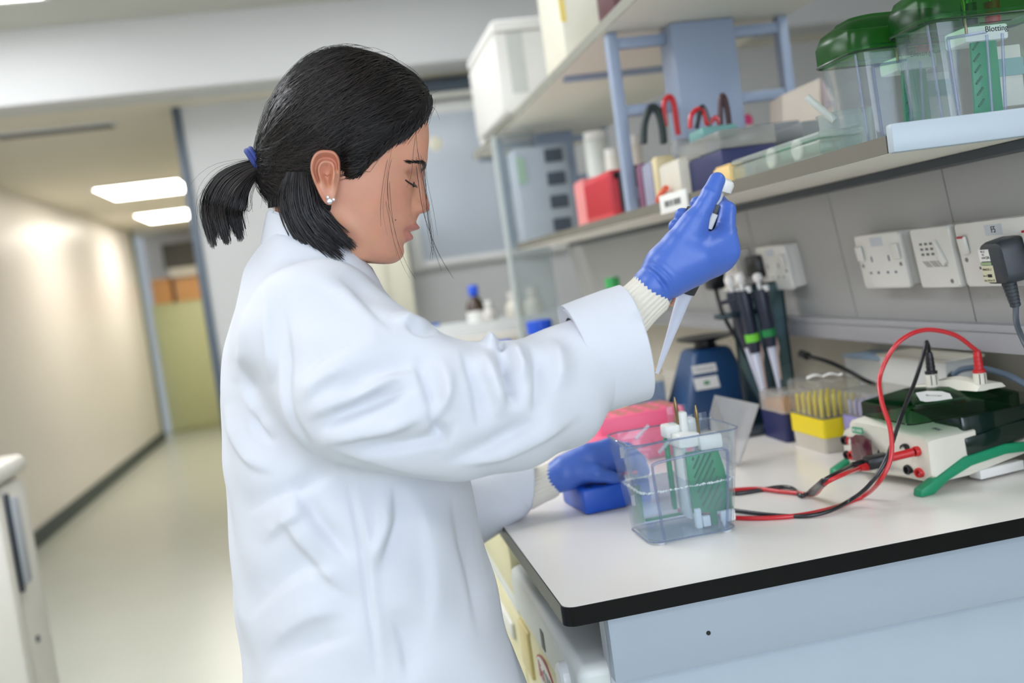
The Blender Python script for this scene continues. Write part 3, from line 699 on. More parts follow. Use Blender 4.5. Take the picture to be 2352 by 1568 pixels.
pap = obj('paper_note', MB().prism([(-0.028, -0.012), (-0.02, -0.016), (0.0, -0.0145), (0.026, -0.010), (0.028, 0.004), (0.018, 0.012), (-0.006, 0.015), (-0.026, 0.011)], 0, 0.0005, Tr(0.775, 1.2275, 1.0255, rx=0.345) @ Matrix.Rotation(-0.25, 4, 'Z') @ Matrix.Diagonal((0.8, 1.0, 1, 1))), m_paper, t)
text('Blotter', 0.0075, mat('faint_pencil', (140, 146, 142), 0.7), Tr(0.775, 1.2275, 1.0262, rx=0.345) @ Matrix.Rotation(-0.4, 4, 'Z'), pap, depth=0.0001)
def plug_on_lid(px, py, m, Y):
    p = PY(px, py, Y)
    col = obj('plug_collar', MB().lathe([(0.0088, 1.025), (0.0085, 1.048), (0.0075, 1.049)], 18, Tr(p.x, p.y, 0)), m_psu, t)
    for a in (-2.2, -1.4): obj('collar_slit', MB().box((-0.0006, 0, 1.034), (0.0006, 0.0002, 1.048), 0, Tr(p.x+0.0087*math.cos(a), p.y+0.0087*math.sin(a), 0, rz=a+math.pi/2)), m_ink, col)
    bt = MB().lathe([(0.0085, 1.0492), (0.0085, 1.053), (0.006, 1.0535), (0.0052, 1.075), (0.0040, 1.080)], 16, Tr(p.x, p.y, 0))
    for q in range(3): bt.lathe([(0.0062-q*0.0003, 1.058+q*0.0055), (0.0062-q*0.0003, 1.0605+q*0.0055)], 16, Tr(p.x, p.y, 0))
    obj('plug_boot', bt, m, t)
    return Vector((p.x, p.y, 1.078))
pr = plug_on_lid(2252, 880, m_red, 1.215); pb = plug_on_lid(2140, 868, m_black, 1.268)
red_path = [pr, PY(2237, 800, 1.213), PY(2190, 768, 1.213), PY(2120, 758, 1.215), PY(2060, 790, 1.215), PY(2022, 860, 1.22), PY(2025, 920, 1.20), PY(2045, 985, 1.18), PY(2046, 1050, 1.17), PY(2020, 1105, 1.175),
            PZ(1980, 1140, ZB+0.004), PZ(1900, 1170, ZB+0.003), PZ(1800, 1187, ZB+0.003), PZ(1680, 1188, ZB+0.003), PZ(1560, 1170, ZB+0.003)]
obj('red_lead', MB().tube(crom(red_path, 10), 0.0031, 12), m_redc, t)
blk_path = [pb, PY(2133, 800, 1.264), PY(2128, 785, 1.255), PY(2122, 810, 1.25), PY(2100, 880, 1.235), PY(2070, 955, 1.20), PY(2035, 1055, 1.172), PY(1995, 1115, 1.178), PZ(1950, 1150, ZB+0.009), PZ(1900, 1175, ZB+0.005), PZ(1840, 1185, ZB+0.003), PZ(1760, 1181, ZB+0.003), PZ(1690, 1172, ZB+0.003), PZ(1600, 1160, ZB+0.003)]
obj('black_lead', MB().tube(crom(blk_path, 10), 0.0028, 12), m_blkc, t)

# leads plugged into the front of the power supply
t = thing('power_leads', tuple(PZ(1850, 1130, ZB)), 'red and black leads plugged into the power supply front', 'cable')
jr = TPs @ Vector((-0.010, 0.024, 0.055)); jb = TPs @ Vector((-0.010, 0.046, 0.056))
dirv = (TPs.to_3x3() @ Vector((-1, 0.35, -0.12))).normalized()
obj('red_plug', MB().tube([jr, jr+dirv*0.04], 0.0058, 14), m_red, t)
hb = jr+dirv*0.050
blk = MB().box((-0.002, -0.013, -0.008), (0.030, 0.013, 0.008), 0.004, frame(jr+dirv*0.036, dirv, dirv.cross(Vector((0, 0, 1)))))
obj('black_plug_block', blk, m_black, t)
e1 = jr+dirv*0.066+Vector((0, 0.006, 0)); e2 = jr+dirv*0.066+Vector((0, -0.006, -0.003))
b1 = PY(1958, 1068, e1.y); b2 = PY(1975, 1075, e2.y-0.004)
def boot(p, q, m):
    mb = MB(); d = (q-p)
    for k in range(6): mb.tube([p+d*(k/6), p+d*((k+0.7)/6)], 0.0056-k*0.0003, 12)
    mb.tube([p, q], 0.0042, 12); return mb
obj('black_boot', boot(e1, b1, None), m_black, t)
obj('red_boot', boot(e2, b2, None), m_red, t)
j1 = PZ(1860, 1130, ZB+0.010)
obj('black_lead', MB().tube(crom([b1, PY(1915, 1090, 1.19), PY(1885, 1108, 1.195), j1, PZ(1838, 1138, ZB+0.004), PZ(1822, 1122, ZB+0.003), PZ(1790, 1118, ZB+0.003), PZ(1740, 1126, ZB+0.003), PZ(1690, 1133, ZB+0.003), PZ(1620, 1135, ZB+0.003)], 8), 0.0030, 10), m_blkc, t)
obj('red_lead', MB().tube(crom([b2, PY(1935, 1090, 1.185), PY(1895, 1110, 1.19), j1+Vector((0.004, -0.006, -0.002)), PZ(1830, 1132, ZB+0.004), PZ(1790, 1128, ZB+0.004), PZ(1740, 1122, ZB+0.004), PZ(1690, 1124, ZB+0.004), PZ(1620, 1128, ZB+0.003)], 8), 0.0030, 10), m_redc, t)
obj('sleeve', MB().tube([PY(1892, 1107, 1.192), j1+Vector((0.002, -0.002, 0))], 0.0056, 12), m_black, t)

# ---------------------------------------------------------------- tip boxes
def tip_box(name, x0, x1, y0, y1, h_base, h_lid, m_base, m_tip, m_lidm, label, rack=None, rz=0.0):
    cx, cy = (x0+x1)/2, (y0+y1)/2; T = Tr(cx, cy, ZB, rz=rz); w, d = (x1-x0), (y1-y0)
    t = thing(name, (cx, cy, ZB), label, 'tip box', 'pipette tip boxes on the bench')
    B = (-w/2, w/2, -d/2, d/2)
    obj('base', MB().loft([[(p[0]*0.95, p[1]*0.95, p[2]) for p in rr_ring(*B, 0.006, 0.0003)], rr_ring(*B, 0.006, h_base)], True, T), m_base, t)
    if rack: obj('rack', MB().loft([rr_ring(*ins(B, -0.0004), 0.006, h_base*rack[0]), rr_ring(*ins(B, -0.0004), 0.006, h_base*rack[1])], True, T), rack[2], t)
    nx, ny = 6, 5; tp = MB()
    for i in range(nx):
        for j in range(ny):
            tp.lathe([(0.0028, h_base), (0.0032, h_base+h_lid*0.55), (0.0026, h_base+h_lid*0.56)], 8, T @ Matrix.Translation((-w/2+w*(i+0.8)/(nx+0.6), -d/2+d*(j+0.8)/(ny+0.6), 0)))
    obj('tips', tp, m_tip, t, kind='stuff')
    obj('lid', MB().loft([rr_ring(*B, 0.006, h_base+0.0008), rr_ring(*B, 0.006, h_base+h_lid*0.92), rr_ring(*ins(B, 0.003), 0.006, h_base+h_lid), ], True, T), m_lidm, t)
    obj('lid_rim', MB().tube([T @ Vector(p) for p in rr_ring(*B, 0.006, h_base+0.003)], 0.0012, 6, closed=True), m_lidm, t)
    return t
m_boxclear = clear('box_clear', (0.90, 0.90, 0.88), 0.10, (226, 222, 214), ior=1.45)
m_boxfrost = clear('box_frosted', (0.86, 0.86, 0.85), 0.30, (226, 222, 214), ior=1.4, rough=0.2)
m_navy = mat('tip_navy', (28, 36, 84), 0.4)
tip_box('tip_box', 0.752, 0.815, 1.66, 1.76, 0.052, 0.036, m_navy, mat('tip_orange', (240, 168, 66), 0.4), m_boxfrost, 'navy tip box with orange tips under a frosted lid')
tip_box('tip_box', 0.757, 0.834, 1.525, 1.645, 0.058, 0.060, mat('frost_grey_base', (196, 190, 176), 0.4, var=0.08, scale=40, aniso=(3, 3, 0.3)), mat('tip_yellow', (236, 216, 40), 0.4), m_boxclear, 'clear tip box holding a bright yellow rack', (0.45, 1.0, mat('rack_yellow', (238, 214, 26), 0.4)))
tip_box('tip_box', 0.79, 0.87, 1.428, 1.52, 0.064, 0.042, m_boxclear, mat('tip_lilac', (190, 190, 226), 0.4), m_boxclear, 'clear tip box with a lilac rack, behind the power supply', (0.55, 1.0, mat('rack_lilac', (152, 146, 206), 0.4)))
# crumpled tissue on the yellow box
t = thing('tissue_strip', (0.80, 1.58, 1.019), 'crumpled white tape strip lying on the yellow tip box', 'tape')
mbp = MB(); rows = []
rnd = random.Random(5)
for k in range(12):
    f = k/11; p = Vector((0.775+0.05*f, 1.60-0.03*f, ZB+0.1195+0.004*abs(math.sin(f*7)))); w = 0.007+0.003*math.sin(f*9)
    rows.append([p+Vector((-0.3*w, -w, 0)), p+Vector((0, 0, 0.002+0.001*rnd.random())), p+Vector((0.3*w, w, 0)), p+Vector((0, 0, -0.0008))])
obj('strip', MB().loft(rows, True), m_paper, t)

# frosted empty box lid leaning
t = thing('box_lid', tuple(PZ(1690, 1066, ZB)), 'empty frosted box lid propped up behind the gel tank', 'lid')
p = [PY(1632, 950, 1.57), PY(1642, 906, 1.62), PY(1742, 926, 1.60), PY(1697, 1066, 1.555), PY(1640, 1040, 1.555)]
q = [PY(1655, 960, 1.60), PY(1668, 912, 1.645), PY(1716, 930, 1.63), PY(1683, 1050, 1.585), PY(1655, 1040, 1.585)]
zmin = min(a.z for a in p+q)
for a in p+q: a.z += ZB+0.001-zmin
obj('shell', MB().loft([p, q], True, smooth=False), clear('frosted_poly', (0.9, 0.9, 0.9), 0.42, (226, 224, 222), ior=1.4, rough=0.25), t)
obj('rim', MB().tube(p, 0.0016, 6, closed=True), clear('frosted_edge', (0.7, 0.7, 0.7), 0.4, (232, 230, 228), ior=1.4), t)

# ---------------------------------------------------------------- pink tube rack
t = thing('tube_rack', (0.52, 1.80, ZB), 'bright pink tube rack behind the gel tank', 'rack')
m_pink = mat('pink_plastic', (246, 104, 142), 0.4, var=0.04)
TR_ = Tr(0.515, 1.80, ZB, rz=0.05)
obj('body', MB().box((-0.085, -0.055, 0.0005), (0.085, 0.055, 0.085), 0.008, TR_), m_pink, t)
for i in range(5):
    for j in range(3):
        obj('tube_hole', MB().lathe([(0.011, 0), (0.011, 0.0006)], 16, TR_ @ Tr(-0.066+i*0.033, -0.034+j*0.034, 0.0848)), mat('hole_tan', (176, 130, 96), 0.6), t)
for s in (-1, 1): obj('end_hole', MB().lathe([(0.014, 0), (0.014, 0.0006)], 18, TR_ @ Tr(s*0.0848, -0.0, 0.06, ry=s*math.pi/2)), mat('hole_tan', (176, 130, 96), 0.6), t)
obj('front_hole', MB().lathe([(0.013, 0), (0.013, 0.0006)], 18, TR_ @ Tr(0.068, -0.0548, 0.058, rx=math.pi/2) @ Matrix.Diagonal((0.7, 1.2, 1, 1))), mat('hole_tan', (176, 130, 96), 0.6), t)
# second lower tier of the rack
obj('lower_tier', MB().box((-0.10, -0.075, 0.0005), (0.085, -0.0555, 0.055), 0.006, TR_), m_pink, t)

# ---------------------------------------------------------------- blue rack at the left hand
t = thing('cooling_rack', (0.355, 1.47, ZB), 'deep blue cooling rack under the lower gloved hand', 'rack')
m_brk = mat('rack_blue', (24, 82, 190), 0.35, var=0.05)
TB = Tr(0.357, 1.475, ZB, rz=0.10)
obj('body', MB().box((-0.048, -0.055, 0.0005), (0.060, 0.05, 0.038), 0.005, TB), m_brk, t)
for i in range(4):
    for j in range(4): obj('well', MB().lathe([(0.0062, 0), (0.0062, 0.0006)], 12, TB @ Tr(-0.034+i*0.025, -0.04+j*0.025, 0.0378)), mat('well_dark', (14, 44, 110), 0.5), t)
for k in range(5):
    tt = thing('pcr_tube', tuple(TB @ Vector((0.0+k*0.011, -0.025, 0.038))), 'small pink capped tube in the blue cooling rack', 'tube', 'pink tubes in the blue rack')
    TT = TB @ Tr(-0.005+k*0.012, -0.04+0.006*(k % 2), 0.0390)
    obj('tube', MB().lathe([(0.0035, 0), (0.0035, 0.006)], 10, TT), clear('tab_clear', (0.8, 0.83, 0.86), 0.25, (224, 228, 230)), tt)
    obj('cap', MB().lathe([(0.0045, 0.0062), (0.0045, 0.009), (0.002, 0.010)], 10, TT), mat('cap_pink', (228, 84, 116), 0.4), tt)

# ---------------------------------------------------------------- vortex mixer
t = thing('vortex_mixer', (0.74, 1.97, ZB), 'dark blue vortex mixer with white labels and black cup', 'mixer')
m_mix = mat('mixer_blue', (22, 62, 104), 0.4, var=0.05)
def ringq(x0, x1, y0, y1, z, r=0.012): return rr_ring(x0, x1, y0, y1, r, z)
obj('body', MB().loft([ringq(0.655, 0.822, 1.90, 2.05, ZB+0.004), ringq(0.657, 0.82, 1.901, 2.05, ZB+0.03), ringq(0.705, 0.79, 1.95, 2.04, 1.052), ringq(0.711, 0.784, 1.956, 2.034, 1.058)], True), m_mix, t)
obj('neck', MB().lathe([(0.026, 1.0585), (0.022, 1.066), (0.022, 1.070)], 20, Tr(0.748, 1.995, 0)), m_black, t)
obj('cup', MB().lathe([(0.028, 1.0702), (0.058, 1.078), (0.060, 1.082), (0.052, 1.082), (0.02, 1.076)], 24, Tr(0.748, 1.995, 0)), m_black, t)
for nm, (a, b, c, d), m_ in (('name_label', (1590, 835, 1655, 860), m_white), ('test_label', (1597, 862, 1650, 896), m_white)):
    p0 = PY(a, d, 1.928); p1 = PY(c, b, 1.928); mid = PY((a+c)/2, (b+d)/2, 1.925)
    f_ = (mid.z-0.93)/(1.052-0.93); yy = 1.901+0.049*f_
    Tl = frame((mid.x, yy-0.0006, mid.z), (1, 0, 0), (0, 0.049, 0.122))
    lb = obj(nm, MB().box((-0.026, -0.009 if nm == 'name_label' else -0.013, 0), (0.026, 0.009 if nm == 'name_label' else 0.013, 0.0006), 0, Tl), m_, t)
    if nm == 'name_label': text('Fisherbrand', 0.010, mat('grey_print', (110, 112, 112), 0.6), Tl @ Matrix.Translation((0, 0, 0.0008)), lb, sx=0.85)
    else: obj('green_mark', MB().box((-0.006, -0.004, 0.0006), (0.006, 0.004, 0.0009), 0, Tl), mat('mark_green', (70, 140, 90), 0.5), lb)
for x, y in ((0.68, 1.92), (0.80, 1.92), (0.68, 2.03), (0.80, 2.03)): obj('foot', MB().lathe([(0.01, ZB+0.0003), (0.01, ZB+0.005)], 12, Tr(x, y, 0)), m_black, t)
# scale / second small meter left of the mixer (cream with blue print)
t = thing('bench_meter', (0.60, 2.02, ZB), 'small cream meter with blue print beside the vortex mixer', 'meter')
obj('case', MB().box((0.565, 2.02, ZB+0.0005), (0.66, 2.14, ZB+0.115), 0.008), mat('meter_cream', (224, 216, 190), 0.45), t)
obj('keypad', MB().box((0.570, 2.017, ZB+0.055), (0.655, 2.0205, ZB+0.10), 0.001), mat('meter_blue', (128, 150, 172), 0.5, var=0.4, scale=90), t)
obj('tan_tray', MB().box((0.565, 2.03, ZB+0.1155), (0.66, 2.13, ZB+0.125), 0.003), mat('tan_tray', (222, 190, 142), 0.5), t)

# ---------------------------------------------------------------- pipette stand and pipettes
t = thing('pipette_stand', (0.80, 1.83, ZB), 'smoked acrylic pipette stand by the wall', 'stand')
m_smoke = clear('smoked_acrylic', (0.36, 0.48, 0.52), 0.14, (60, 84, 92), ior=1.45)
TS = frame((0.815, 1.80, 0), (0.93, -0.36, 0), (0, 0, 1))
obj('base', MB().box((0.70, 1.765, ZB+0.0005), (0.846, 1.88, ZB+0.014), 0.004), m_dark, t)
pl = obj('back_panel', MB().prism([(x, y+1.045) for x, y in rrect(0.105, 0.275, 0.012)], 0, 0.005, frame((0.795, 1.81, 0), (1, -0.04, 0), (0.0, 0, 1)), 0.001), m_smoke, t)
obj('panel_edge', MB().tube([frame((0.795, 1.809, 0), (1, -0.04, 0), (0.0, 0, 1)) @ Vector((x, y+1.045, 0)) for x, y in rrect(0.105, 0.275, 0.012)], 0.0024, 8, closed=True), mat('smoke_edge', (26, 36, 40), 0.2), t)
obj('hook_bar', MB().box((0.70, 1.775, 1.128), (0.80, 1.806, 1.138), 0.003), m_smoke, t)
m_pip = mat('pipette_navy', (26, 34, 52), 0.35, var=0.05)
m_pipw = mat('pipette_shaft', (206, 210, 224), 0.3, var=0.03)
m_pipe = mat('ejector_arm', (186, 158, 146), 0.3, metal=0.4)
def pipette(top, bot, label, grp, tagc=None, scale=1.0, m_body=None, ej=True, ejp=None, pr=0.0090):
    """top = plunger top, bot = tip end"""
    top = Vector(top); bot = Vector(bot); L = (top-bot).length
    zd = (top-bot).normalized(); T = frame(bot, zd.orthogonal(), zd.cross(zd.orthogonal()))
    t = thing('pipette', bot, label, 'pipette', grp)
    k = L
    obj('shaft', MB().lathe([(0.0022, 0.02*k), (0.0040, 0.16*k), (0.0052, 0.24*k), (0.0075, 0.38*k), (0.0085, 0.44*k)], 16, T), m_pipw, t)
    bd = obj('handle', MB().lathe([(0.0105, 0.44*k), (0.0125, 0.50*k), (0.0130, 0.70*k), (0.0140, 0.84*k), (0.0120, 0.88*k)], 18, T), m_body or m_pip, t)
    obj('finger_hook', MB().box((-0.006, 0.006, 0.80*k), (0.006, 0.030, 0.83*k), 0.002, T), m_body or m_pip, bd)
    obj('plunger', MB().lathe([(0.0040, 0.88*k), (0.0040, 0.95*k), (pr*0.95, 0.945*k), (pr, 0.98*k), (pr*0.85, 0.995*k), (pr*0.45, 1.004*k)], 16, T), m_white, t)
    if ejp is not None: obj('ejector_button', MB().tube([ejp-zd*0.016, ejp], [0.0050, 0.0058], 14), m_white, t)
    else: obj('ejector_button', MB().lathe([(0.0055, 0.86*k), (0.0058, 0.905*k)], 12, T @ Matrix.Translation((0.0, -0.012, 0))), m_white, t)
    if ej: obj('ejector_arm', MB().tube([T @ Vector(p) for p in ((0.004, -0.010, 0.50*k), (0.005, -0.011, 0.42*k), (0.004, -0.007, 0.36*k), (0.002, -0.0045, 0.18*k))], 0.0030, 8), m_pipe, t)
    if tagc: obj('label_band', MB().lathe([(0.0136, 0.52*k), (0.0137, 0.575*k)], 18, T), tagc, t)
    return t
gs = 'pipettes hanging in the stand'
mgl = mat('label_lime', (112, 202, 54), 0.5); mgr = mat('label_green', (18, 128, 62), 0.5)
pipette(PY(1672, 635, 1.79), PY(1755, 920, 1.79), 'navy pipette at the left of the stand, no label', gs)
pipette(PY(1697, 628, 1.765), PY(1765, 950, 1.765), 'navy pipette with lime green label in the stand', gs, mgl)
pipette(PY(1738, 628, 1.75), PY(1797, 925, 1.75), 'navy pipette with green and white label, right of the stand', gs, mgr)

# ---------------------------------------------------------------- black plugs at the wall behind the pipettes
t = thing('black_plug', tuple(PY(1640, 645, 1.95)), 'black plug with trailing flex below the raised glove', 'plug')
p = PY(1640, 632, 1.95); q = PY(1648, 690, 1.93)
obj('plug_body', MB().box((p.x-0.018, p.y-0.02, p.z-0.03), (p.x+0.018, p.y+0.02, p.z+0.02), 0.008), m_black, t)
obj('flex', MB().tube(crom([p+Vector((0, 0, -0.03)), PY(1660, 720, 1.93), PY(1690, 775, 1.93), PY(1720, 825, 1.93), PZ(1760, 880, ZB+0.01)]), 0.0045, 8), m_black, t)
t = thing('black_adaptor', tuple(PY(1745, 610, 1.84)), 'black adaptor plugged in above the pipette stand', 'plug')
p = PX(1745, 608, 0.835)
obj('body', MB().box((p.x-0.02, p.y-0.03, p.z-0.024), (p.x+0.012, p.y+0.03, p.z+0.02), 0.006), m_black, t)
obj('flex', MB().tube(crom([p+Vector((-0.006, 0, -0.024)), p+Vector((-0.01, 0, -0.06)), p+Vector((0, 0.01, -0.12))]), 0.004, 8), m_black, t)

# ---------------------------------------------------------------- clutter in the gap under the rail
for nm, a, b, X, col, lab, cat_ in (('notebook', (1930, 795), (2060, 850), 0.93, (176, 200, 222), 'pale blue folder lying under the grey rail', 'folder'),
                               ('notebook', (2010, 800), (2170, 842), 0.905, (222, 216, 200), 'cream notebook under the grey rail above the tip boxes', 'book')):
    p0 = PX(*a, X); p1 = PX(*b, X)
    tt = thing(nm, ((X+0.03), (p0.y+p1.y)/2, ZB), lab, cat_)
    mm = mat('paper_%d' % col[0], col, 0.7)
    h = max(0.02, (p0.z+p1.z)/2-ZB)
    obj('cover', MB().box((X, min(p0.y, p1.y), ZB+h-0.004), (X+0.07, max(p0.y, p1.y), ZB+h), 0.001), mm, tt)
    obj('pages', MB().box((X+0.004, min(p0.y, p1.y)+0.004, ZB+0.0045), (X+0.066, max(p0.y, p1.y)-0.004, ZB+h-0.0042)), m_paper, tt)
    obj('back_cover', MB().box((X, min(p0.y, p1.y), ZB+0.0005), (X+0.07, max(p0.y, p1.y), ZB+0.0042), 0.001), mm, tt)
t = thing('black_flex', tuple(PX(1900, 840, 0.88)), 'black flex curving under the rail beside the pipette stand', 'cable')
obj('flex', MB().tube(crom([PX(1855, 818, 0.885), PX(1900, 830, 0.885), PX(1945, 850, 0.89), PX(1985, 872, 0.90), PX(2010, 882, 0.92)]), 0.004, 8), m_black, t)
obj('end_plug', MB().tube([PX(1855, 818, 0.885), PX(1840, 812, 0.885)], 0.008, 10), m_black, t)
t = thing('blue_flex', (0.93, 1.25, 0.95), 'grey blue flex arching behind the tank lid', 'cable')
obj('flex', MB().tube(crom([PX(2190, 860, 0.915), PX(2210, 848, 0.92), PX(2250, 845, 0.925), PX(2310, 860, 0.93), PX(2360, 885, 0.93), PX(2450, 930, 0.95)]), 0.0045, 8), mat('blue_grey_flex', (112, 134, 160), 0.4), t)
obj('ferrule', MB().tube([PX(2190, 860, 0.915), PX(2180, 868, 0.915)], 0.006, 10), m_dark, t)
# ================================================================ on the lower shelf
ZS = 1.3628
def glass_tank(name, b, tp, z0, z1, label, words, green_x):
    t = thing(name, ((b[0]+b[1])/2, (b[2]+b[3])/2, z0), label, 'tank', 'gel tanks with green lids on the shelf')
    body = obj('tank_wall', tank_shell(b, tp, z0, z1, 0.0024, 0.004, 0.014), m_acr, t)
    obj('rim', MB().tube([Vector(p) for p in rr_ring(*tp, 0.014, z1, 0.004)], 0.0012, 8, closed=True), m_acre, body)
    for u in (0.10, 0.42, 0.55):
        pa = Vector((b[0]+(b[1]-b[0])*u, b[2]-0.0008, z0+0.004)); pb_ = Vector((tp[0]+(tp[1]-tp[0])*u, tp[2]-0.0008, z0+(z1-z0)*0.78))
        obj('moulded_rib', MB().tube([pa, pb_], 0.0017, 8), m_acre, body)
    obj('moulded_rib', MB().tube([Vector((tp[0]+(tp[1]-tp[0])*u, tp[2]-0.0008, z0+(z1-z0)*(0.78+0.06*u))) for u in (0.10, 0.25, 0.42)], 0.0017, 8), m_acre, body)
    for s, v in ((0.0, b[2]), (1.0, b[2])):
        q0 = b[0] if s == 0 else b[1]; q1 = tp[0] if s == 0 else tp[1]
        obj('corner_edge', MB().tube([(q0, v+0.012, z0+0.002), (q1, tp[2]+0.012, z1)], 0.0016, 6), m_acre, body)
    ym = (b[2]+b[3])/2
    gp = obj('green_panel', MB().prism([(0, 0), (0.036, 0.0), (0.036, 0.090), (0.004, 0.095)], 0, 0.004, frame((green_x, ym-0.012, z0+0.012), (1, 0, 0), (-0.14, 0, 1)), 0.0006), m_green, t)
    for k in range(6): obj('slot', MB().tube([frame((green_x, ym-0.017, z0+0.012), (1, 0, 0), (-0.14, 0, 1)) @ Vector((0.004, 0.010+k*0.013, 0)), frame((green_x, ym-0.017, z0+0.012), (1, 0, 0), (-0.14, 0, 1)) @ Vector((0.012, 0.018+k*0.013, 0))], 0.0012, 6), m_greend, gp)
    obj('electrode_core', MB().box((green_x-0.006, ym-0.02, z1-0.030), (green_x+0.05, ym+0.02, z1-0.012), 0.003).box((green_x+0.005, ym-0.012, z0+0.003), (green_x+0.020, ym+0.012, z0+0.014), 0.002), m_core, t)
    obj('cassette', MB().box((green_x+0.034, ym-0.004, z0+0.02), (green_x+0.075, ym+0.004, z1-0.035), 0.001), mat('cassette_clear', (206, 204, 190), 0.4, var=0.05), t)
    obj('cassette_band', MB().box((green_x+0.033, ym-0.0055, z0+0.055), (green_x+0.076, ym-0.0042, z0+0.075), 0), mat('band_teal', (120, 160, 152), 0.4), t)
    pn = obj('electrode_pin', MB().tube([(green_x-0.004, ym-0.02, z1-0.02), (green_x-0.004, ym-0.02, z1+0.006), (green_x-0.004, ym-0.02, z1+0.014), (green_x-0.004, ym-0.02, z1+0.024)], [0.0016, 0.0016, 0.0030, 0.0012], 10), m_brass, t)
    # lid
    o_ = 0.003; lb = (tp[0]-o_, tp[1]+o_, tp[2]-o_, tp[3]+o_); hz = z1-0.006
    bow = 0.010
    lid = obj('lid', MB().loft([rr_ring(*lb, 0.018, hz, bow), rr_ring(*lb, 0.018, hz+0.022, bow), rr_ring(*ins(lb, 0.006), 0.018, hz+0.036, bow), rr_ring(*ins(lb, 0.020), 0.018, hz+0.044, bow)], False), clear('green_lid_acrylic', (0.24, 0.62, 0.22), 0.14, (20, 92, 34), ior=1.5, rough=0.22, refl=0.6), t, label='dark green translucent lid')
    obj('lid_rim', MB().tube([Vector(p) for p in rr_ring(*lb, 0.018, hz, bow)], 0.0016, 6, closed=True), mat('lid_edge_green', (20, 52, 28), 0.25), lid)
    obj('lid_top', MB().loft([rr_ring(*ins(lb, 0.020), 0.018, hz+0.0442, bow), rr_ring(*ins(lb, 0.022), 0.018, hz+0.047, bow)], True), clear('green_lid_acrylic', (0.24, 0.62, 0.22), 0.14, (20, 92, 34), ior=1.5, rough=0.22, refl=0.6), lid)
    for k, m_ in ((0, m_black), (1, m_red)):
        x = green_x+0.012+k*0.030
        obj('jack', MB().tube([(x, ym-0.006, z1-0.008), (x-0.001, ym-0.008, z1+0.016)], 0.0085, 14), m_, lid)
        obj('jack_pin', MB().lathe([(0.004, 0), (0.003, 0.004)], 10, Tr(x-0.001, ym-0.010, z1+0.016)), m_steel, lid)
    if words:
        Tt = frame((tp[0]+(tp[1]-tp[0])*words[1], tp[2]-0.0022, z0+(z1-z0)*words[2]), (1, 0, 0), (0, 0.02, 1))
        text(words[0], 0.0092, m_ink, Tt, body)
        obj('ink_line', MB().box((-0.020, 0.0075, 0), (0.020, 0.0082, 0.0002), 0, Tt), m_ink, body)
        if words[3]: text('S', 0.018, m_ink, Tt @ Matrix.Translation((-0.018, 0.018, 0)), body, sx=0.7)
    return t
zt = ZS+0.0135
glass_tank('gel_tank', (0.668, 0.79, 1.125, 1.215), (0.660, 0.80, 1.120, 1.225), ZS, 1.482, 'left clear gel tank with green lid on the lower shelf, marked S', ('Blotting', 0.56, 0.855, True), 0.731)
glass_tank('gel_tank', (0.703, 0.83, 1.025, 1.10), (0.694, 0.845, 1.022, 1.108), 1.3745 if False else ZS, 1.488, 'right clear gel tank with green lid, at the top right corner', ('Blotting', 0.50, 0.825, False), 0.752)

def shelf_box(name, px0, px1, ytop, X, depth, col, label, cat_, lid=None, zbase=ZS, rough=0.45, m_=None, parts='box', ym=None):
    """box whose long front runs along the shelf edge between two picture columns"""
    a = PX(px0, 500-(px0-1395)*0.307, X); b = PX(px1, 500-(px1-1395)*0.307, X)
    ya, yb = sorted((a.y, b.y)); zt = PX((px0+px1)/2, ytop, X).z
    t = thing(name, (X+depth/2, (ya+yb)/2, zbase), label, cat_)
    mm = m_ or mat('col_%d_%d_%d' % col, col, rough)
    if lid:
        hb = zbase+(zt-zbase)*lid[0]
        obj('body', MB().box((X, ya, zbase), (X+depth, yb, hb), 0.004), mm, t)
        obj('lid', MB().box((X-0.001, ya-0.001, hb+0.0005), (X+depth+0.001, yb+0.001, zt), 0.004), lid[1], t)
    elif parts == 'file':
        obj('cover', MB().box((X, ya, zbase), (X+depth, yb, zt), 0.003), mm, t)
        n = max(3, int((yb-ya)/0.02))
        for k in range(n): obj('rib', MB().box((X-0.0025, ya+(yb-ya)*(k+0.25)/n, zbase+0.012), (X-0.0002, ya+(yb-ya)*(k+0.7)/n, zt-0.012), 0.001), mm, t)
        obj('end_tab', MB().box((X+0.01, ya-0.002, zt-0.02), (X+0.03, ya-0.0002, zt-0.006)), m_black, t)
    else:
        obj('body', MB().box((X, ya, zbase), (X+depth, yb, zt), 0.004), mm, t)
        obj('flap', MB().box((X+0.004, ya+0.004, zt+0.0002), (X+depth-0.004, yb-0.004, zt+0.003), 0.001), mm, t)
    return t, ya, yb, zt
shelf_box('tube_box', 1329, 1350, 412, 0.66, 0.10, (226, 140, 138), 'pale red box at the far end beside the red rack', 'box')
shelf_box('red_rack', 1352, 1411, 398, 0.635, 0.12, (208, 58, 68), 'red ribbed storage box on the lower shelf', 'box', parts='file')
shelf_box('black_rack', 1414, 1468, 385, 0.656, 0.038, (44, 52, 62), 'black ribbed storage box next to the red one', 'box', parts='file')
shelf_box('purple_folder', 1470, 1482, 375, 0.64, 0.05, (120, 70, 100), 'thin maroon folder right of the black box', 'folder')
shelf_box('grey_folder', 1484, 1503, 372, 0.64, 0.05, (150, 152, 172), 'grey lilac folder right of the maroon one', 'folder')
shelf_box('cream_folder', 1505, 1517, 360, 0.645, 0.04, (220, 204, 160), 'narrow cream folder beside the orange clip', 'folder')
shelf_box('cream_carton', 1521, 1566, 372, 0.640, 0.05, (218, 212, 196), 'cream carton above the small shelf sign', 'box')
t = thing('orange_clip', tuple(PX(1520, 460, 0.63)), 'small orange clip hanging at the shelf edge', 'clip')
p0 = PX(1512, 463, 0.628); p1 = PX(1530, 432, 0.628)
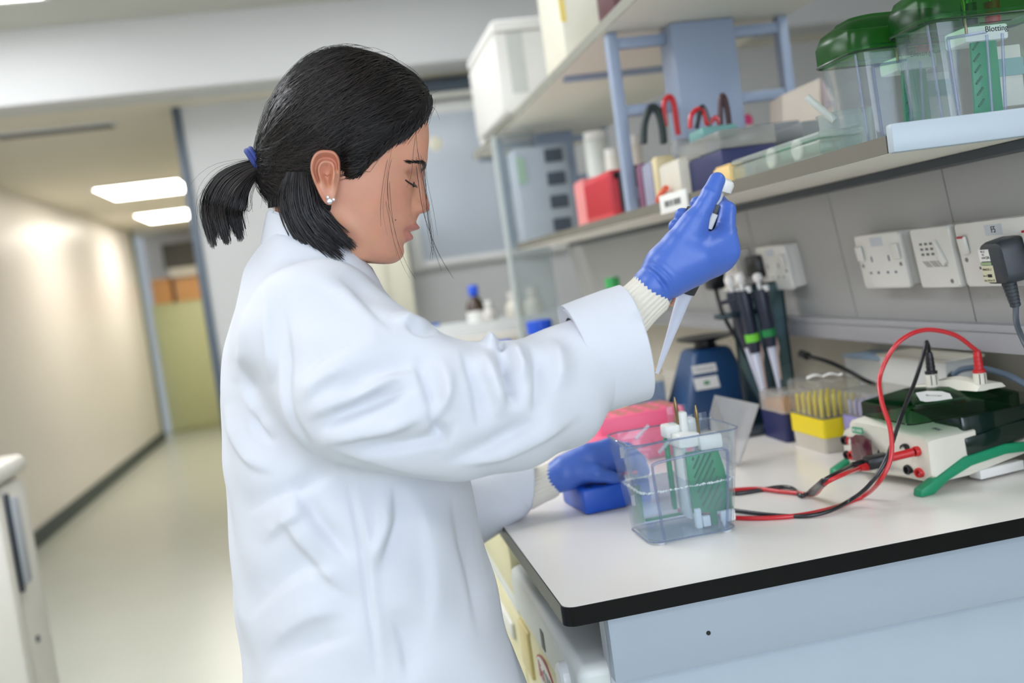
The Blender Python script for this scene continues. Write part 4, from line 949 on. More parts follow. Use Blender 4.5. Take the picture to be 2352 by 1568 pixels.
obj('clip', MB().tube(crom([p0, p0.lerp(p1, 0.5)+Vector((0, 0.01, 0)), p1]), 0.006, 10), mat('orange_plastic', (232, 96, 66), 0.4), t)
m_frost = clear('frost_lid', (0.8, 0.8, 0.8), 0.30, (208, 208, 200), ior=1.4, rough=0.2)
_, t1a, t1b, t1z = shelf_box('tip_rack', 1572, 1664, 312, 0.66, 0.10, (30, 38, 88), 'navy tip rack with frosted lid on the lower shelf', 'tip box', lid=(0.66, m_frost))
shelf_box('tip_rack', 1552, 1569, 316, 0.70, 0.06, (78, 82, 108), 'grey navy tip rack just left of the frosted lidded one', 'tip box', lid=(0.66, m_frost))
shelf_box('reel', 1640, 1676, 384, 0.626, 0.03, (240, 206, 138), 'yellow tape roll box at the shelf edge above the thumb', 'box')
# clear tray with contents
t, ya, yb, ztp = shelf_box('sample_tray', 1684, 1885, 333, 0.632, 0.062, (216, 222, 210), 'long clear tray with green contents along the shelf edge', 'tray', lid=(0.70, clear('tray_lid', (0.85, 0.9, 0.88), 0.3, (222, 228, 220), ior=1.4, rough=0.2)), m_=clear('tray_clear', (0.80, 0.86, 0.82), 0.30, (214, 222, 210), ior=1.4, rough=0.15))
obj('green_part', MB().box((0.645, ya+0.06, ZS+0.010), (0.685, ya+0.20, ZS+0.030), 0.004), mat('tray_green', (120, 176, 152), 0.5), t)
obj('white_disc', MB().lathe([(0.014, 0), (0.014, 0.004)], 20, Tr(0.6405, ya+0.155, ZS+0.018, ry=-math.pi/2)), m_white, t)
obj('white_disc', MB().lathe([(0.014, 0), (0.014, 0.004)], 20, Tr(0.6405, ya+0.075, ZS+0.018, ry=-math.pi/2)), m_white, t)
# grey trays behind
shelf_box('grey_tray', 1655, 1745, 300, 0.80, 0.09, (176, 184, 196), 'grey tray with frosted lid behind the clear one', 'tray', lid=(0.7, mat('tray_grey_dark', (120, 124, 126), 0.5)))
shelf_box('grey_tray', 1760, 1850, 292, 0.80, 0.09, (176, 184, 196), 'right hand grey tray, in front of the pale carton', 'tray', lid=(0.7, mat('tray_grey_dark', (120, 124, 126), 0.5)))
# jug with white tube
jp = PX(1950, 330, 0.665)
t = thing('measuring_jug', (0.74, 1.30, ZS), 'translucent plastic jug with a white tube leaning in it', 'jug')
jy_ = 1.25; jx = PY(1942, 285, 1.30).x-0.012
jr_ = [(0.030, 0.001), (0.034, 0.003), (0.037, 0.060), (0.039, 0.064), (0.036, 0.064), (0.032, 0.006)]
obj('beaker', MB().lathe(jr_, 28, Tr(jx+0.012, jy_+0.05, ZS), cap=False), clear('jug_poly', (0.84, 0.88, 0.88), 0.30, (220, 226, 224), ior=1.4, rough=0.12), t)
obj('beaker_base', MB().lathe([(0.030, 0.0004), (0.030, 0.002)], 28, Tr(jx+0.012, jy_+0.05, ZS)), clear('jug_poly', (0.84, 0.88, 0.88), 0.30, (220, 226, 224), ior=1.4, rough=0.12), t)
a_ = PY(1852, 222, 1.285); b_ = PY(1916, 276, 1.275)
obj('white_tube', MB().tube([a_, b_], 0.0050, 14), m_white, t)
obj('tube_bore', MB().tube([b_-(b_-a_).normalized()*0.001, b_+(b_-a_).normalized()*0.0004], 0.0022, 10), m_ink, t)
# pale carton behind
t = thing('pale_carton', tuple(PY(1860, 300, 1.9)), 'pale worn carton standing behind the jug', 'carton')
q = [PY(1797, 218, 1.86), PY(1885, 178, 1.86), PY(1922, 238, 1.84), PY(1902, 300, 1.84), PY(1800, 300, 1.86)]
r2 = [p+Vector((0.01, 0.08, 0)) for p in q]
zl = min(p.z for p in q)
obj('body', MB().loft([q, r2], True, smooth=False), mat('carton_pale', (214, 200, 184), 0.7, var=0.06), t)
obj('flap', MB().loft([[PY(1885, 178, 1.858), PY(1912, 215, 1.852), PY(1922, 240, 1.838), PY(1893, 250, 1.84)], [PY(1885, 178, 1.862), PY(1912, 215, 1.856), PY(1922, 240, 1.842), PY(1893, 250, 1.844)]], True, smooth=False), mat('carton_flap', (170, 158, 160), 0.7), t)
obj('base_block', MB().box((0.925, 1.862, ZS), (1.02, 1.94, zl+0.004), 0.002), mat('carton_pale', (214, 200, 184), 0.7, var=0.06), t)
# tangled leads and spare lids on the shelf
def lead(t, nm, pts, r, m_): obj(nm, MB().tube(crom(pts, 8), r, 8), m_, t)
t = thing('lead_holder', tuple(PX(1510, 350, 0.74)), 'dark green holder with looped black and red leads on the lower shelf', 'holder')
pz_ = PX(1515, 352, 0.70)
obj('lid_shell', MB().box((0.698, pz_.y-0.05, 1.405), (0.752, pz_.y+0.05, 1.45), 0.012), mat('lid_green_dark', (30, 60, 44), 0.3), t)
obj('lid_base', MB().box((0.696, pz_.y-0.055, ZS), (0.754, pz_.y+0.055, 1.404), 0.006), mat('lid_white', (206, 208, 204), 0.4), t)
Yl = pz_.y-0.03
lead(t, 'black_lead', [PY(1478, 330, Yl), PY(1480, 285, Yl), PY(1493, 250, Yl), PY(1508, 250, Yl), PY(1520, 285, Yl), PY(1525, 330, Yl)], 0.008, mat('lead_black_green', (34, 48, 46), 0.4))
lead(t, 'red_lead', [PY(1528, 290, Yl), PY(1525, 240, Yl), PY(1538, 222, Yl), PY(1548, 240, Yl), PY(1555, 290, Yl), PY(1558, 310, Yl)], 0.006, m_redc)
t = thing('spare_leads', tuple(PX(1620, 300, 0.80)), 'coil of thin red and black leads in front of the grey post', 'cable')
Yl = 1.72
obj('coil_base', MB().box((0.675, 1.685, t1z+0.0005), (0.745, 1.755, 1.478), 0.006), mat('teal_holder', (110, 160, 156), 0.4), t)
lead(t, 'red_lead', [PY(1585, 295, Yl), PY(1588, 265, Yl), PY(1605, 250, Yl), PY(1618, 262, Yl), PY(1625, 285, Yl), PY(1645, 270, Yl), PY(1655, 290, Yl)], 0.0045, m_redc)
lead(t, 'black_lead', [PY(1600, 295, Yl), PY(1612, 245, Yl), PY(1625, 270, Yl), PY(1630, 295, Yl)], 0.0045, m_blkc)
lead(t, 'brown_lead', [PY(1655, 290, Yl), PY(1655, 230, Yl), PY(1662, 222, Yl), PY(1670, 250, Yl), PY(1675, 290, Yl)], 0.0055, mat('lead_brown', (70, 44, 48), 0.4))
t = thing('pink_cap_bottle', tuple(PY(1716, 290, 2.25)), 'small bottle with a magenta cap seen through the right frame', 'bottle')
p = PY(1716, 283, 2.25)
obj('bottle', MB().lathe([(0.016, ZS), (0.018, ZS+0.01), (0.018, p.z-0.012), (0.010, p.z-0.004)], 16, Tr(p.x, p.y, 0)), mat('bottle_pale', (216, 214, 204), 0.3), t)
obj('cap', MB().lathe([(0.013, p.z-0.004), (0.014, p.z+0.012), (0.008, p.z+0.020)], 16, Tr(p.x, p.y, 0)), mat('cap_magenta', (206, 50, 110), 0.4), t)
for i, (a, b, c, d, Y, col) in enumerate(((1398, 340, 1420, 430, 2.75, (222, 220, 208)), (1352, 300, 1392, 410, 2.9, (206, 210, 204)), (1440, 310, 1470, 390, 2.5, (214, 208, 196)))):
    p0 = PY(a, d, Y); p1 = PY(c, b, Y)
    t = thing('storage_jar', ((p0.x+p1.x)/2, Y, ZS), ('white jar behind the black storage box', 'wide pale drum behind the red storage box', 'cream jar behind the dark green lead holder')[i], 'jar')
    r = abs(p1.x-p0.x)/2; mm = mat('jar_%d' % i, col, 0.4)
    obj('body', MB().lathe([(r*0.96, ZS), (r, ZS+0.01), (r, p1.z-0.03), (r*0.9, p1.z-0.022)], 22, Tr((p0.x+p1.x)/2, Y, 0)), mm, t)
    obj('lid', MB().lathe([(r*0.95, p1.z-0.0215), (r*0.95, p1.z)], 22, Tr((p0.x+p1.x)/2, Y, 0)), m_white, t)

# ================================================================ on the upper shelf
ZU = 1.7575
def canister(px, py0, Y, w, d, h, label, m_, band=None):
    p = PY(px, py0, Y)
    t = thing('canister', (p.x+w/2, Y+d/2, ZU), label, 'box')
    obj('body', MB().box((p.x, Y, ZU), (p.x+w, Y+d, ZU+h*0.86), 0.012), m_, t)
    obj('lid', MB().box((p.x-0.003, Y-0.003, ZU+h*0.862), (p.x+w+0.003, Y+d+0.003, ZU+h), 0.016), m_, t)
    if band:
        for (xa, xb, za, zb, bm_) in band: obj('label', MB().box((p.x+w*xa, Y-0.0012, ZU+h*za), (p.x+w*xb, Y-0.0002, ZU+h*zb)), bm_, t)
    return t
m_can = mat('canister_white', (236, 234, 228), 0.35, var=0.02)
m_grl = mat('label_grey', (206, 208, 202), 0.5); m_blu = mat('label_blue', (150, 176, 212), 0.5)
canister(1155, 250, 3.05, 0.215, 0.55, 0.285, 'large white canister box on the upper shelf', m_can, [(0.18, 0.42, 0.20, 0.85, m_grl), (0.80, 0.999, 0.15, 0.9, m_blu)])
canister(1120, 320, 3.70, 0.20, 0.2, 0.10, 'low white box at the far end of the upper shelf', m_can)
canister(1298, 120, 2.36, 0.14, 0.22, 0.30, 'white carton with yellow stripes on the upper shelf', mat('carton_cream', (236, 232, 214), 0.45), [(0.0, 0.10, 0.3, 0.99, mat('stripe_yellow', (246, 220, 120), 0.5)), (0.45, 0.75, 0.52, 0.99, mat('patch_yellow', (250, 218, 70), 0.5))])
canister(1408, 14, 2.0, 0.10, 0.12, 0.12, 'dark maroon box at the very top of the upper shelf', mat('maroon', (92, 50, 56), 0.5))

# ================================================================ far bench with bottles
t = thing('side_bench', (0.75, 3.3, 0), 'pale far bench behind the raised arm', 'bench')
zf = 1.06
obj('top', MB().box((0.10, 3.62, zf-0.03), (1.0, 4.3, zf), 0.004), mat('far_bench_top', (222, 218, 208), 0.35), t)
obj('cabinet', MB().box((0.14, 3.66, 0.06), (0.98, 4.28, zf-0.031), 0.004), mat('far_bench_body', (216, 212, 200), 0.5), t)
obj('plinth', MB().box((0.16, 3.70, 0), (0.96, 4.26, 0.06)), m_dark, t)
t = thing('bottle_tray', (0.55, 3.75, zf), 'long pale tray holding bottles on the far bench', 'tray')
obj('tray_base', MB().box((0.30, 3.66, zf+0.0005), (0.98, 3.92, zf+0.012), 0.003), mat('tray_pale', (222, 224, 222), 0.35), t)
for lo, hi in (((0.30, 3.66), (0.98, 3.666)), ((0.30, 3.914), (0.98, 3.92)), ((0.30, 3.666), (0.306, 3.914)), ((0.974, 3.666), (0.98, 3.914))):
    obj('tray_side', MB().box((lo[0], lo[1], zf+0.0122), (hi[0], hi[1], zf+0.045)), mat('tray_pale', (222, 224, 222), 0.35), t)
def bottle(px, py_top, py_bot, Y, col, capc, label, r, zb):
    p = PY(px, py_top, Y); h = p.z-zb
    t = thing('reagent_bottle', (p.x, Y, zb), label, 'bottle', 'bottles on the far bench')
    mm = mat('bottle_%d_%d' % (col[0], col[2]), col, 0.15, coat=0.4)
    obj('glass', MB().lathe([(r*0.92, zb), (r, zb+0.004), (r, zb+h*0.50), (r*0.85, zb+h*0.62), (r*0.46, zb+h*0.72), (r*0.44, zb+h*0.76)], 24, Tr(p.x, Y, 0)), mm, t)
    obj('cap', MB().lathe([(r*0.52, zb+h*0.762), (r*0.55, zb+h*0.78), (r*0.55, zb+h*0.98), (r*0.48, zb+h)], 20, Tr(p.x, Y, 0)), mat('cap_%d_%d' % (capc[0], capc[2]), capc, 0.35), t)
    if col[0] < 100: obj('paper_label', MB().lathe([(r*1.006, zb+h*0.12), (r*1.006, zb+h*0.42)], 24, Tr(p.x, Y, 0), cap=False), m_paper, t)
BLUE = (22, 84, 214)
bottle(1085, 655, 740, 3.80, (64, 44, 30), BLUE, 'brown glass bottle with bright blue cap on the far tray', 0.036, zf+0.013)
bottle(1000, 745, 800, 3.57, (220, 220, 214), (30, 104, 196), 'small clear bottle with blue cap by the shoulder', 0.03, zf+0.0005) if False else None
bottle(1000, 742, 800, 3.80, (220, 220, 214), (30, 104, 196), 'short clear bottle with blue cap above the shoulder', 0.028, zf+0.013)
bottle(1120, 690, 760, 3.72, (206, 202, 192), (226, 226, 222), 'pale bottle with white cap just right of the brown bottle', 0.03, zf+0.013)
bottle(1175, 670, 740, 3.86, (226, 220, 204), (230, 226, 216), 'cream bottle with white cap in the middle of the far tray', 0.034, zf+0.013)
bottle(1220, 660, 740, 3.84, (226, 218, 200), (230, 222, 208), 'tall cream bottle at the right of the far tray', 0.04, zf+0.013)
# nearer big bottle whose blue cap shows above the sleeve
for (px, py, w, Y, lab, zb) in ((1237, 735, 0.034, 2.55, 'large clear bottle with wide blue cap above the sleeve crook', ZB), (1150, 782, 0.026, 2.35, 'clear bottle with blue cap just showing over the sleeve', ZB)):
    p = PY(px, py, Y)
    t = thing('media_bottle', (p.x, Y, zb), lab, 'bottle', 'clear media bottles on the bench')
    obj('glass', MB().lathe([(w*1.5, zb+0.0005), (w*1.55, zb+0.008), (w*1.55, p.z-0.085), (w*1.2, p.z-0.06), (w*0.9, p.z-0.05), (w*0.9, p.z-0.036)], 24, Tr(p.x, Y, 0)), mat('bottle_liquid', (224, 216, 196), 0.2, coat=0.4), t)
    obj('cap', MB().lathe([(w*0.98, p.z-0.0355), (w, p.z-0.030), (w, p.z-0.002), (w*0.95, p.z)], 24, Tr(p.x, Y, 0)), mat('cap_blue_wide', (26, 82, 206), 0.35), t)
t = thing('green_cap_bottle', tuple(PY(1405, 690, 2.6)), 'dark bottle with a bright green cap behind the coat cuff', 'bottle')
p = PY(1405, 637, 2.6)
obj('bottle', MB().lathe([(0.03, ZB+0.0005), (0.032, ZB+0.01), (0.032, p.z-0.06), (0.016, p.z-0.03)], 20, Tr(p.x, p.y, 0)), mat('bottle_dark', (70, 74, 72), 0.2), t)
obj('cap', MB().lathe([(0.02, p.z-0.03), (0.02, p.z)], 20, Tr(p.x, p.y, 0)), mat('cap_green', (60, 170, 90), 0.4), t)
# instrument stack at the far end of the bench
t = thing('instrument_stack', (0.80, 3.45, ZS), 'grey instrument rack with four dark openings at the far shelf end', 'instrument')
p0 = PY(1195, 560, 3.15); p1 = PY(1278, 330, 3.15)
obj('case', MB().box((p0.x+0.02, 3.15, ZS), (p1.x+0.03, 3.28, p1.z), 0.005), mat('stack_blue_grey', (160, 170, 180), 0.45), t)
for k in range(4):
    zz = ZS+(p1.z-ZS)*(k+0.25)/4
    obj('opening', MB().box((p1.x-0.045, 3.146, zz), (p1.x+0.015, 3.15, zz+(p1.z-ZS)*0.14)), mat('stack_dark', (62, 72, 84), 0.5), t)
obj('side_label', MB().box((p0.x+0.022, 3.147, ZS+(p1.z-ZS)*0.62), (p0.x+0.05, 3.15, ZS+(p1.z-ZS)*0.9)), mat('stack_green', (150, 180, 160), 0.5), t)
t = thing('fume_screen', tuple(PZ(1300, 900, ZB)), 'clear upright screen at the far end of the bench', 'screen')
pa = PY(1165, 290, 3.32); 
obj('screen', MB().box((0.60, 3.318, ZB+0.001), (0.74, 3.324, 1.73)), clear('screen_clear', (0.82, 0.86, 0.87), 0.22, (206, 212, 212), ior=1.45), t)
obj('upright', MB().box((0.590, 3.314, ZB+0.001), (0.604, 3.328, 1.73), 0.002), mat('screen_edge', (196, 204, 200), 0.3), t)
# ================================================================ the person
def project(P):
    """world points (n,3) -> picture columns and rows"""
    c = (P-CAM) @ M3
    return CX+F*c[:, 0]/-c[:, 2], CY-F*c[:, 1]/-c[:, 2]

def surface_nets(f, lo, hi, h):
    """mesh of the zero level of f sampled on a grid (naive surface nets)"""
    lo = np.array(lo, float); n = np.ceil((np.array(hi)-lo)/h).astype(int)+1
    ax = [lo[i]+h*np.arange(n[i]) for i in range(3)]
    V = np.empty(tuple(n), np.float32)
    for i in range(n[0]):
        Y, Z = np.meshgrid(ax[1], ax[2], indexing='ij')
        V[i] = f(np.full(Y.shape, ax[0][i]), Y, Z)
    m = n-1
    acc = np.zeros(tuple(m)+(3,), np.float32); cnt = np.zeros(tuple(m), np.float32)
    sg = V < 0
    for a in range(3):
        s0 = [slice(None)]*3; s1 = [slice(None)]*3; s0[a] = slice(0, -1); s1[a] = slice(1, None)
        v0 = V[tuple(s0)]; v1 = V[tuple(s1)]; cr = sg[tuple(s0)] != sg[tuple(s1)]
        t = np.where(cr, v0/np.where(v0-v1 == 0, 1, v0-v1), 0).astype(np.float32)
        b, c = [q for q in range(3) if q != a]
        for db in (0, 1):
            for dc in (0, 1):
                sl = [slice(None)]*3; sl[b] = slice(db, db+m[b]); sl[c] = slice(dc, dc+m[c])
                k = cr[tuple(sl)]; acc[..., a] += t[tuple(sl)]*k
                if db: acc[..., b] += k
                if dc: acc[..., c] += k
                cnt += k
    act = cnt > 0; idx = -np.ones(tuple(m), np.int64); idx[act] = np.arange(act.sum())
    cell = np.argwhere(act)
    P = lo+h*(cell+acc[act]/cnt[act][:, None])
    F_ = []
    for a in range(3):
        s0 = [slice(None)]*3; s1 = [slice(None)]*3; s0[a] = slice(0, -1); s1[a] = slice(1, None)
        cr = sg[tuple(s0)] != sg[tuple(s1)]; b, c = (a+1) % 3, (a+2) % 3
        e = np.argwhere(cr); e = e[(e[:, b] > 0) & (e[:, c] > 0) & (e[:, b] < m[b]) & (e[:, c] < m[c])]
        o1 = e.copy(); o1[:, b] -= 1; o2 = o1.copy(); o2[:, c] -= 1; o3 = e.copy(); o3[:, c] -= 1
        q = np.stack([idx[tuple(w.T)] for w in (e, o1, o2, o3)], 1)
        inside = sg[tuple(e.T)]
        q[~inside] = q[~inside][:, ::-1]
        F_.append(q)
    Q = np.concatenate(F_); Q = Q[(Q >= 0).all(1)]
    return P, Q

def relax(P, Q, it=3, lam=0.5):
    e = np.concatenate([Q[:, [0, 1]], Q[:, [1, 2]], Q[:, [2, 3]], Q[:, [3, 0]]]); e = np.concatenate([e, e[:, ::-1]])
    deg = np.bincount(e[:, 0], minlength=len(P)).astype(float); deg[deg == 0] = 1
    for _ in range(it):
        s = np.stack([np.bincount(e[:, 0], weights=P[e[:, 1], k], minlength=len(P)) for k in range(3)], 1)/deg[:, None]
        P = P+lam*(s-P)
    return P

def vnormals(P, Q):
    nrm = np.cross(P[Q[:, 2]]-P[Q[:, 0]], P[Q[:, 3]]-P[Q[:, 1]])
    N = np.zeros_like(P)
    for k in range(4):
        for a in range(3): N[:, a] += np.bincount(Q[:, k], weights=nrm[:, a], minlength=len(P))
    return N/np.maximum(np.linalg.norm(N, axis=1, keepdims=True), 1e-12)

def subdivide(P, Q):
    """split every quad in four"""
    e = np.stack([Q, np.roll(Q, -1, 1)], 2).reshape(-1, 2); es = np.sort(e, 1)
    ue, inv = np.unique(es, axis=0, return_inverse=True); inv = inv.reshape(-1, 4)
    n = len(P); m = len(ue); EM = P[ue].mean(1); FC = P[Q].mean(1)
    ei = inv+n; fi = (np.arange(len(Q))+n+m)[:, None]
    q = np.concatenate([np.concatenate([Q[:, k:k+1], ei[:, k:k+1], fi, ei[:, k-1:k] if k else ei[:, 3:4]], 1) for k in range(4)])
    return np.concatenate([P, EM, FC]), q

def np_obj(name, P, Q, m, parent, label=None, smooth=True, kind=None):
    me = bpy.data.meshes.new(name)
    me.vertices.add(len(P)); me.vertices.foreach_set('co', np.ascontiguousarray(P, np.float32).ravel())
    k = Q.shape[1]
    me.loops.add(len(Q)*k); me.loops.foreach_set('vertex_index', np.ascontiguousarray(Q, np.int32).ravel())
    me.polygons.add(len(Q)); me.polygons.foreach_set('loop_start', np.arange(0, len(Q)*k, k, dtype=np.int32))
    try: me.polygons.foreach_set('loop_total', np.full(len(Q), k, np.int32))
    except Exception: pass
    me.update(calc_edges=True); me.validate()
    me.polygons.foreach_set('use_smooth', np.full(len(me.polygons), smooth))
    me.materials.append(m)
    o = bpy.data.objects.new(name, me); C.objects.link(o)
    if parent is not None: o.parent = parent; o.matrix_parent_inverse = parent_inv(parent)
    return tag(o, label, None, None, kind)

def smin(a, b, k):
    h = np.clip(0.5+0.5*(b-a)/k, 0, 1); return b+(a-b)*h-k*h*(1-h)
def cone_seg(X, Y, Z, a, b, ra, rb):
    """tapered capsule (approximate distance)"""
    ax, ay, az = a; dx, dy, dz = b[0]-a[0], b[1]-a[1], b[2]-a[2]
    t = np.clip(((X-ax)*dx+(Y-ay)*dy+(Z-az)*dz)/(dx*dx+dy*dy+dz*dz), 0, 1)
    return np.sqrt((X-ax-t*dx)**2+(Y-ay-t*dy)**2+(Z-az-t*dz)**2)-(ra+(rb-ra)*t)
def chain(X, Y, Z, pts, k):
    d = None
    for p, q in zip(pts[:-1], pts[1:]):
        s = cone_seg(X, Y, Z, p[0], q[0], p[1], q[1]); d = s if d is None else smin(d, s, k)
    return d
def PT(x, y, Y, r): return (tuple(PY(x, y, Y)), r)

def fold_disp(P, N, folds, gain=1.0, thin=1.0, soft=False):
    """raise or sink cloth along fold lines traced on the visible side"""
    X, Y = project(P); toc = CAM-P; toc /= np.linalg.norm(toc, axis=1, keepdims=True)
    face = np.clip((N*toc).sum(1)*3+0.3, 0, 1)
    D = np.zeros(len(P))
    for pts, w, amp in folds:
        w = w*thin; amp = amp*gain
        pts = np.array([[p.x, p.y] for p in crom([(a, b, 0) for a, b in pts], 5)])
        L = np.r_[0, np.cumsum(np.hypot(*np.diff(pts, axis=0).T))]; L /= L[-1]
        lo = pts.min(0)-3*w; hi = pts.max(0)+3*w
        s = np.where((X > lo[0]) & (X < hi[0]) & (Y > lo[1]) & (Y < hi[1]))[0]
        if len(s) == 0: continue
        best = np.full(len(s), 1e9); tt = np.zeros(len(s)); sd = np.zeros(len(s))
        for i in range(len(pts)-1):
            a, b = pts[i], pts[i+1]; d = b-a; l2 = (d@d)+1e-9
            t = np.clip(((X[s]-a[0])*d[0]+(Y[s]-a[1])*d[1])/l2, 0, 1)
            ds = np.hypot(X[s]-a[0]-t*d[0], Y[s]-a[1]-t*d[1])
            u = ds < best; best[u] = ds[u]; tt[u] = (L[i]+(L[i+1]-L[i])*t)[u]
            sd[u] = np.sign((X[s]-a[0])*d[1]-(Y[s]-a[1])*d[0])[u]
        # one flank of a fold is steep, the other runs out gently
        wf = np.where(sd > 0, 1.9, 0.65)*w if soft else w
        D[s] += amp*np.exp(-(best/wf)**2)*np.clip(np.minimum(tt, 1-tt)*3.2, 0, 1)
    return P+N*(D*face)[:, None]*0.001

Y0 = 1.15
person = thing('person', (-0.03, Y0, 0), 'person in a white lab coat with tied back black hair, holding up a pipette', 'person')

# ---------------------------------------------------------------- coat
m_coat = mat('coat_cotton', (212, 215, 222), 0.75, var=0.012, scale=40, bump=0.04, bscale=900, spec=0.25)
back = [(618, 545), (600, 572), (566, 622), (544, 700), (523, 800), (513, 900), (517, 1050), (530, 1250), (546, 1400), (562, 1568)]
front = [(800, 585), (840, 622), (882, 668), (908, 700), (958, 800), (1005, 900), (1050, 1040), (1068, 1090), (1110, 1250), (1150, 1400), (1205, 1568)]
bw = sorted([(PY(*p, Y0).z, PY(*p, Y0).x) for p in back]); fw_ = sorted([(PY(*p, Y0).z, PY(*p, Y0).x) for p in front])
bz, bx = np.array(bw).T; fz, fxx = np.array(fw_).T
wz = np.array([0.45, 0.70, 0.88, 1.00, 1.10, 1.18, 1.235, 1.265, 1.29, 1.315, 1.34, 1.37])
wb = np.array([0.225, 0.205, 0.185, 0.172, 0.165, 0.165, 0.160, 0.145, 0.115, 0.080, 0.060, 0.052])
def torso(X, Y, Z):
    zc = Z
    xb = np.where(zc < bz[0], bx[0]-(bz[0]-zc)*0.10, np.interp(zc, bz, bx)); xf = np.where(zc < fz[0], fxx[0]+(fz[0]-zc)*0.05, np.interp(zc, fz, fxx))
    b = np.interp(zc, wz, wb); a = np.maximum((xf-xb)/2, 0.03); c = (xf+xb)/2
    k = (np.abs((X-c)/a)**2.3+np.abs((Y-Y0)/b)**2.3)**(1/2.3)
    return (k-1)*np.minimum(a, b)
rarm = [PT(735, 760, 1.015, 0.072), PT(832, 884, 0.965, 0.076), PT(945, 918, 0.950, 0.066), PT(1065, 944, 0.945, 0.0605), PT(1172, 932, 0.955, 0.060), PT(1270, 898, 0.970, 0.0535), PT(1352, 836, 0.985, 0.0495)]
larm = [((-0.03, 1.30, 1.20), 0.075), ((0.02, 1.40, 1.03), 0.070), (tuple(PY(1010, 1190, 1.46)), 0.062), (tuple(PY(1165, 1140, 1.47)), 0.041)]
def coat_f(X, Y, Z):
    d = torso(X, Y, Z)
    d = smin(d, chain(X, Y, Z, rarm, 0.02), 0.028)
    d = smin(d, chain(X, Y, Z, larm, 0.02), 0.028)
    d = np.maximum(d, 0.50-Z)
    d = np.maximum(d, Z-(1.335+(X+0.02)*-0.40))
    return d
P, Q = surface_nets(coat_f, (-0.26, 0.85, 0.48), (0.42, 1.56, 1.38), 0.005)
P = relax(P, Q, 4)
N = vnormals(P, Q)
# broad uneven drape
P = P+N*(0.0022*np.sin(P[:, 0]*38+3*np.sin(P[:, 2]*17))*np.sin(P[:, 2]*21+P[:, 1]*9+1)+0.0012*np.sin(P[:, 2]*55+P[:, 0]*70+4*np.sin(P[:, 1]*20)))[:, None]
folds = [
 ([(648, 700), (650, 834), (667, 955), (694, 1008), (730, 1050), (776, 1056)], 7, -4.0),          # armhole seam
 ([(640, 760), (640, 850), (655, 950), (680, 1005)], 10, 2.0),
 ([(776, 1056), (801, 1122), (828, 1255), (838, 1356), (854, 1456), (866, 1580)], 6, -3.2),         # side seam
 ([(790, 1056), (818, 1150), (845, 1260), (856, 1380), (872, 1480), (880, 1580)], 9, 2.2),
 ([(735, 1020), (830, 1046), (950, 1078), (1060, 1092)], 14, 3.0),
 ([(722, 1005), (760, 975), (850, 935), (960, 885)], 17, -7.0), ([(730, 1020), (800, 1000), (900, 985), (985, 945)], 16, 7.0),
 ([(740, 940), (800, 905), (900, 850), (1000, 835)], 20, -6.0), ([(700, 960), (770, 930), (860, 890), (930, 845)], 16, 6.0), ([(800, 1030), (900, 1030), (1000, 1010), (1060, 960)], 15, -5.5), ([(960, 1000), (1000, 960), (1030, 900), (1035, 850)], 15, 4.5),
 ([(690, 880), (720, 830), (790, 790), (860, 770)], 22, -4.5), ([(690, 930), (730, 880), (800, 840)], 16, 4.0),
 ([(1062, 800), (1080, 850), (1095, 920), (1100, 985)], 15, -7.5),
 ([(1100, 800), (1118, 850), (1140, 910), (1148, 960)], 12, 7.5),
 ([(1140, 795), (1158, 835), (1170, 890), (1172, 940)], 11, -11.0), ([(1122, 800), (1128, 792), (1136, 800)], 9, 9.0),
 ([(1172, 785), (1185, 830), (1200, 880)], 12, 8.5), ([(1160, 800), (1150, 784), (1142, 800)], 7, -6.0),
 ([(1215, 785), (1232, 830), (1236, 900), (1225, 960)], 14, -6.5), ([(1262, 775), (1280, 830), (1282, 900)], 15, 5.0), ([(1000, 820), (1020, 880), (1030, 950)], 16, 5.5), ([(960, 810), (975, 870), (1000, 960)], 15, -6.0),
 ([(1020, 1060), (1100, 1040), (1180, 1000), (1260, 950)], 15, -5.0), ([(985, 930), (1000, 990), (1030, 1030)], 12, -5.5), ([(1060, 1065), (1150, 1045), (1250, 1000), (1330, 950)], 14, 5.0),
 ([(545, 820), (570, 900), (600, 990), (640, 1015)], 15, -6.0), ([(560, 900), (590, 960), (632, 1008)], 10, 5.0), ([(520, 930), (540, 1000), (580, 1060), (640, 1080)], 17, 4.5),
 ([(620, 640), (632, 740), (640, 830), (622, 900)], 18, -4.0), ([(610, 700), (618, 800), (620, 880)], 12, 3.5), ([(560, 700), (560, 800), (545, 880)], 20, 3.0),
 ([(665, 1100), (720, 1190), (770, 1250), (822, 1290)], 18, -6.5), ([(640, 1160), (700, 1250), (760, 1320), (830, 1370)], 22, 5.5), ([(560, 1180), (620, 1150), (700, 1120), (780, 1075)], 18, -4.5),
 ([(600, 1250), (650, 1200), (720, 1160)], 16, 3.5), ([(560, 1420), (640, 1340), (720, 1300), (800, 1290)], 26, -5.0), ([(600, 1500), (700, 1420), (800, 1400)], 24, 4.0), ([(590, 1560), (690, 1500), (820, 1450)], 22, -4.0),
 ([(880, 1130), (880, 1200), (862, 1260), (845, 1300)], 12, 5.5), ([(905, 1110), (910, 1190), (890, 1260), (870, 1320)], 13, -5.0),
 ([(950, 1110), (985, 1230), (1000, 1350), (990, 1500)], 28, 4.0), ([(1040, 1120), (1060, 1230), (1090, 1350), (1110, 1480)], 24, -4.0), ([(900, 1400), (930, 1480), (940, 1568)], 20, -3.5),
 ([(780, 640), (830, 680), (880, 730), (910, 760)], 16, -3.0), ([(700, 640), (760, 660), (840, 720)], 18, 3.0), ([(930, 735), (960, 760), (1000, 765)], 9, -5.0), ([(900, 730), (950, 740), (990, 748), (1010, 768)], 10, 6.0),
]
P, Q = subdivide(P, Q); P = relax(P, Q, 3)
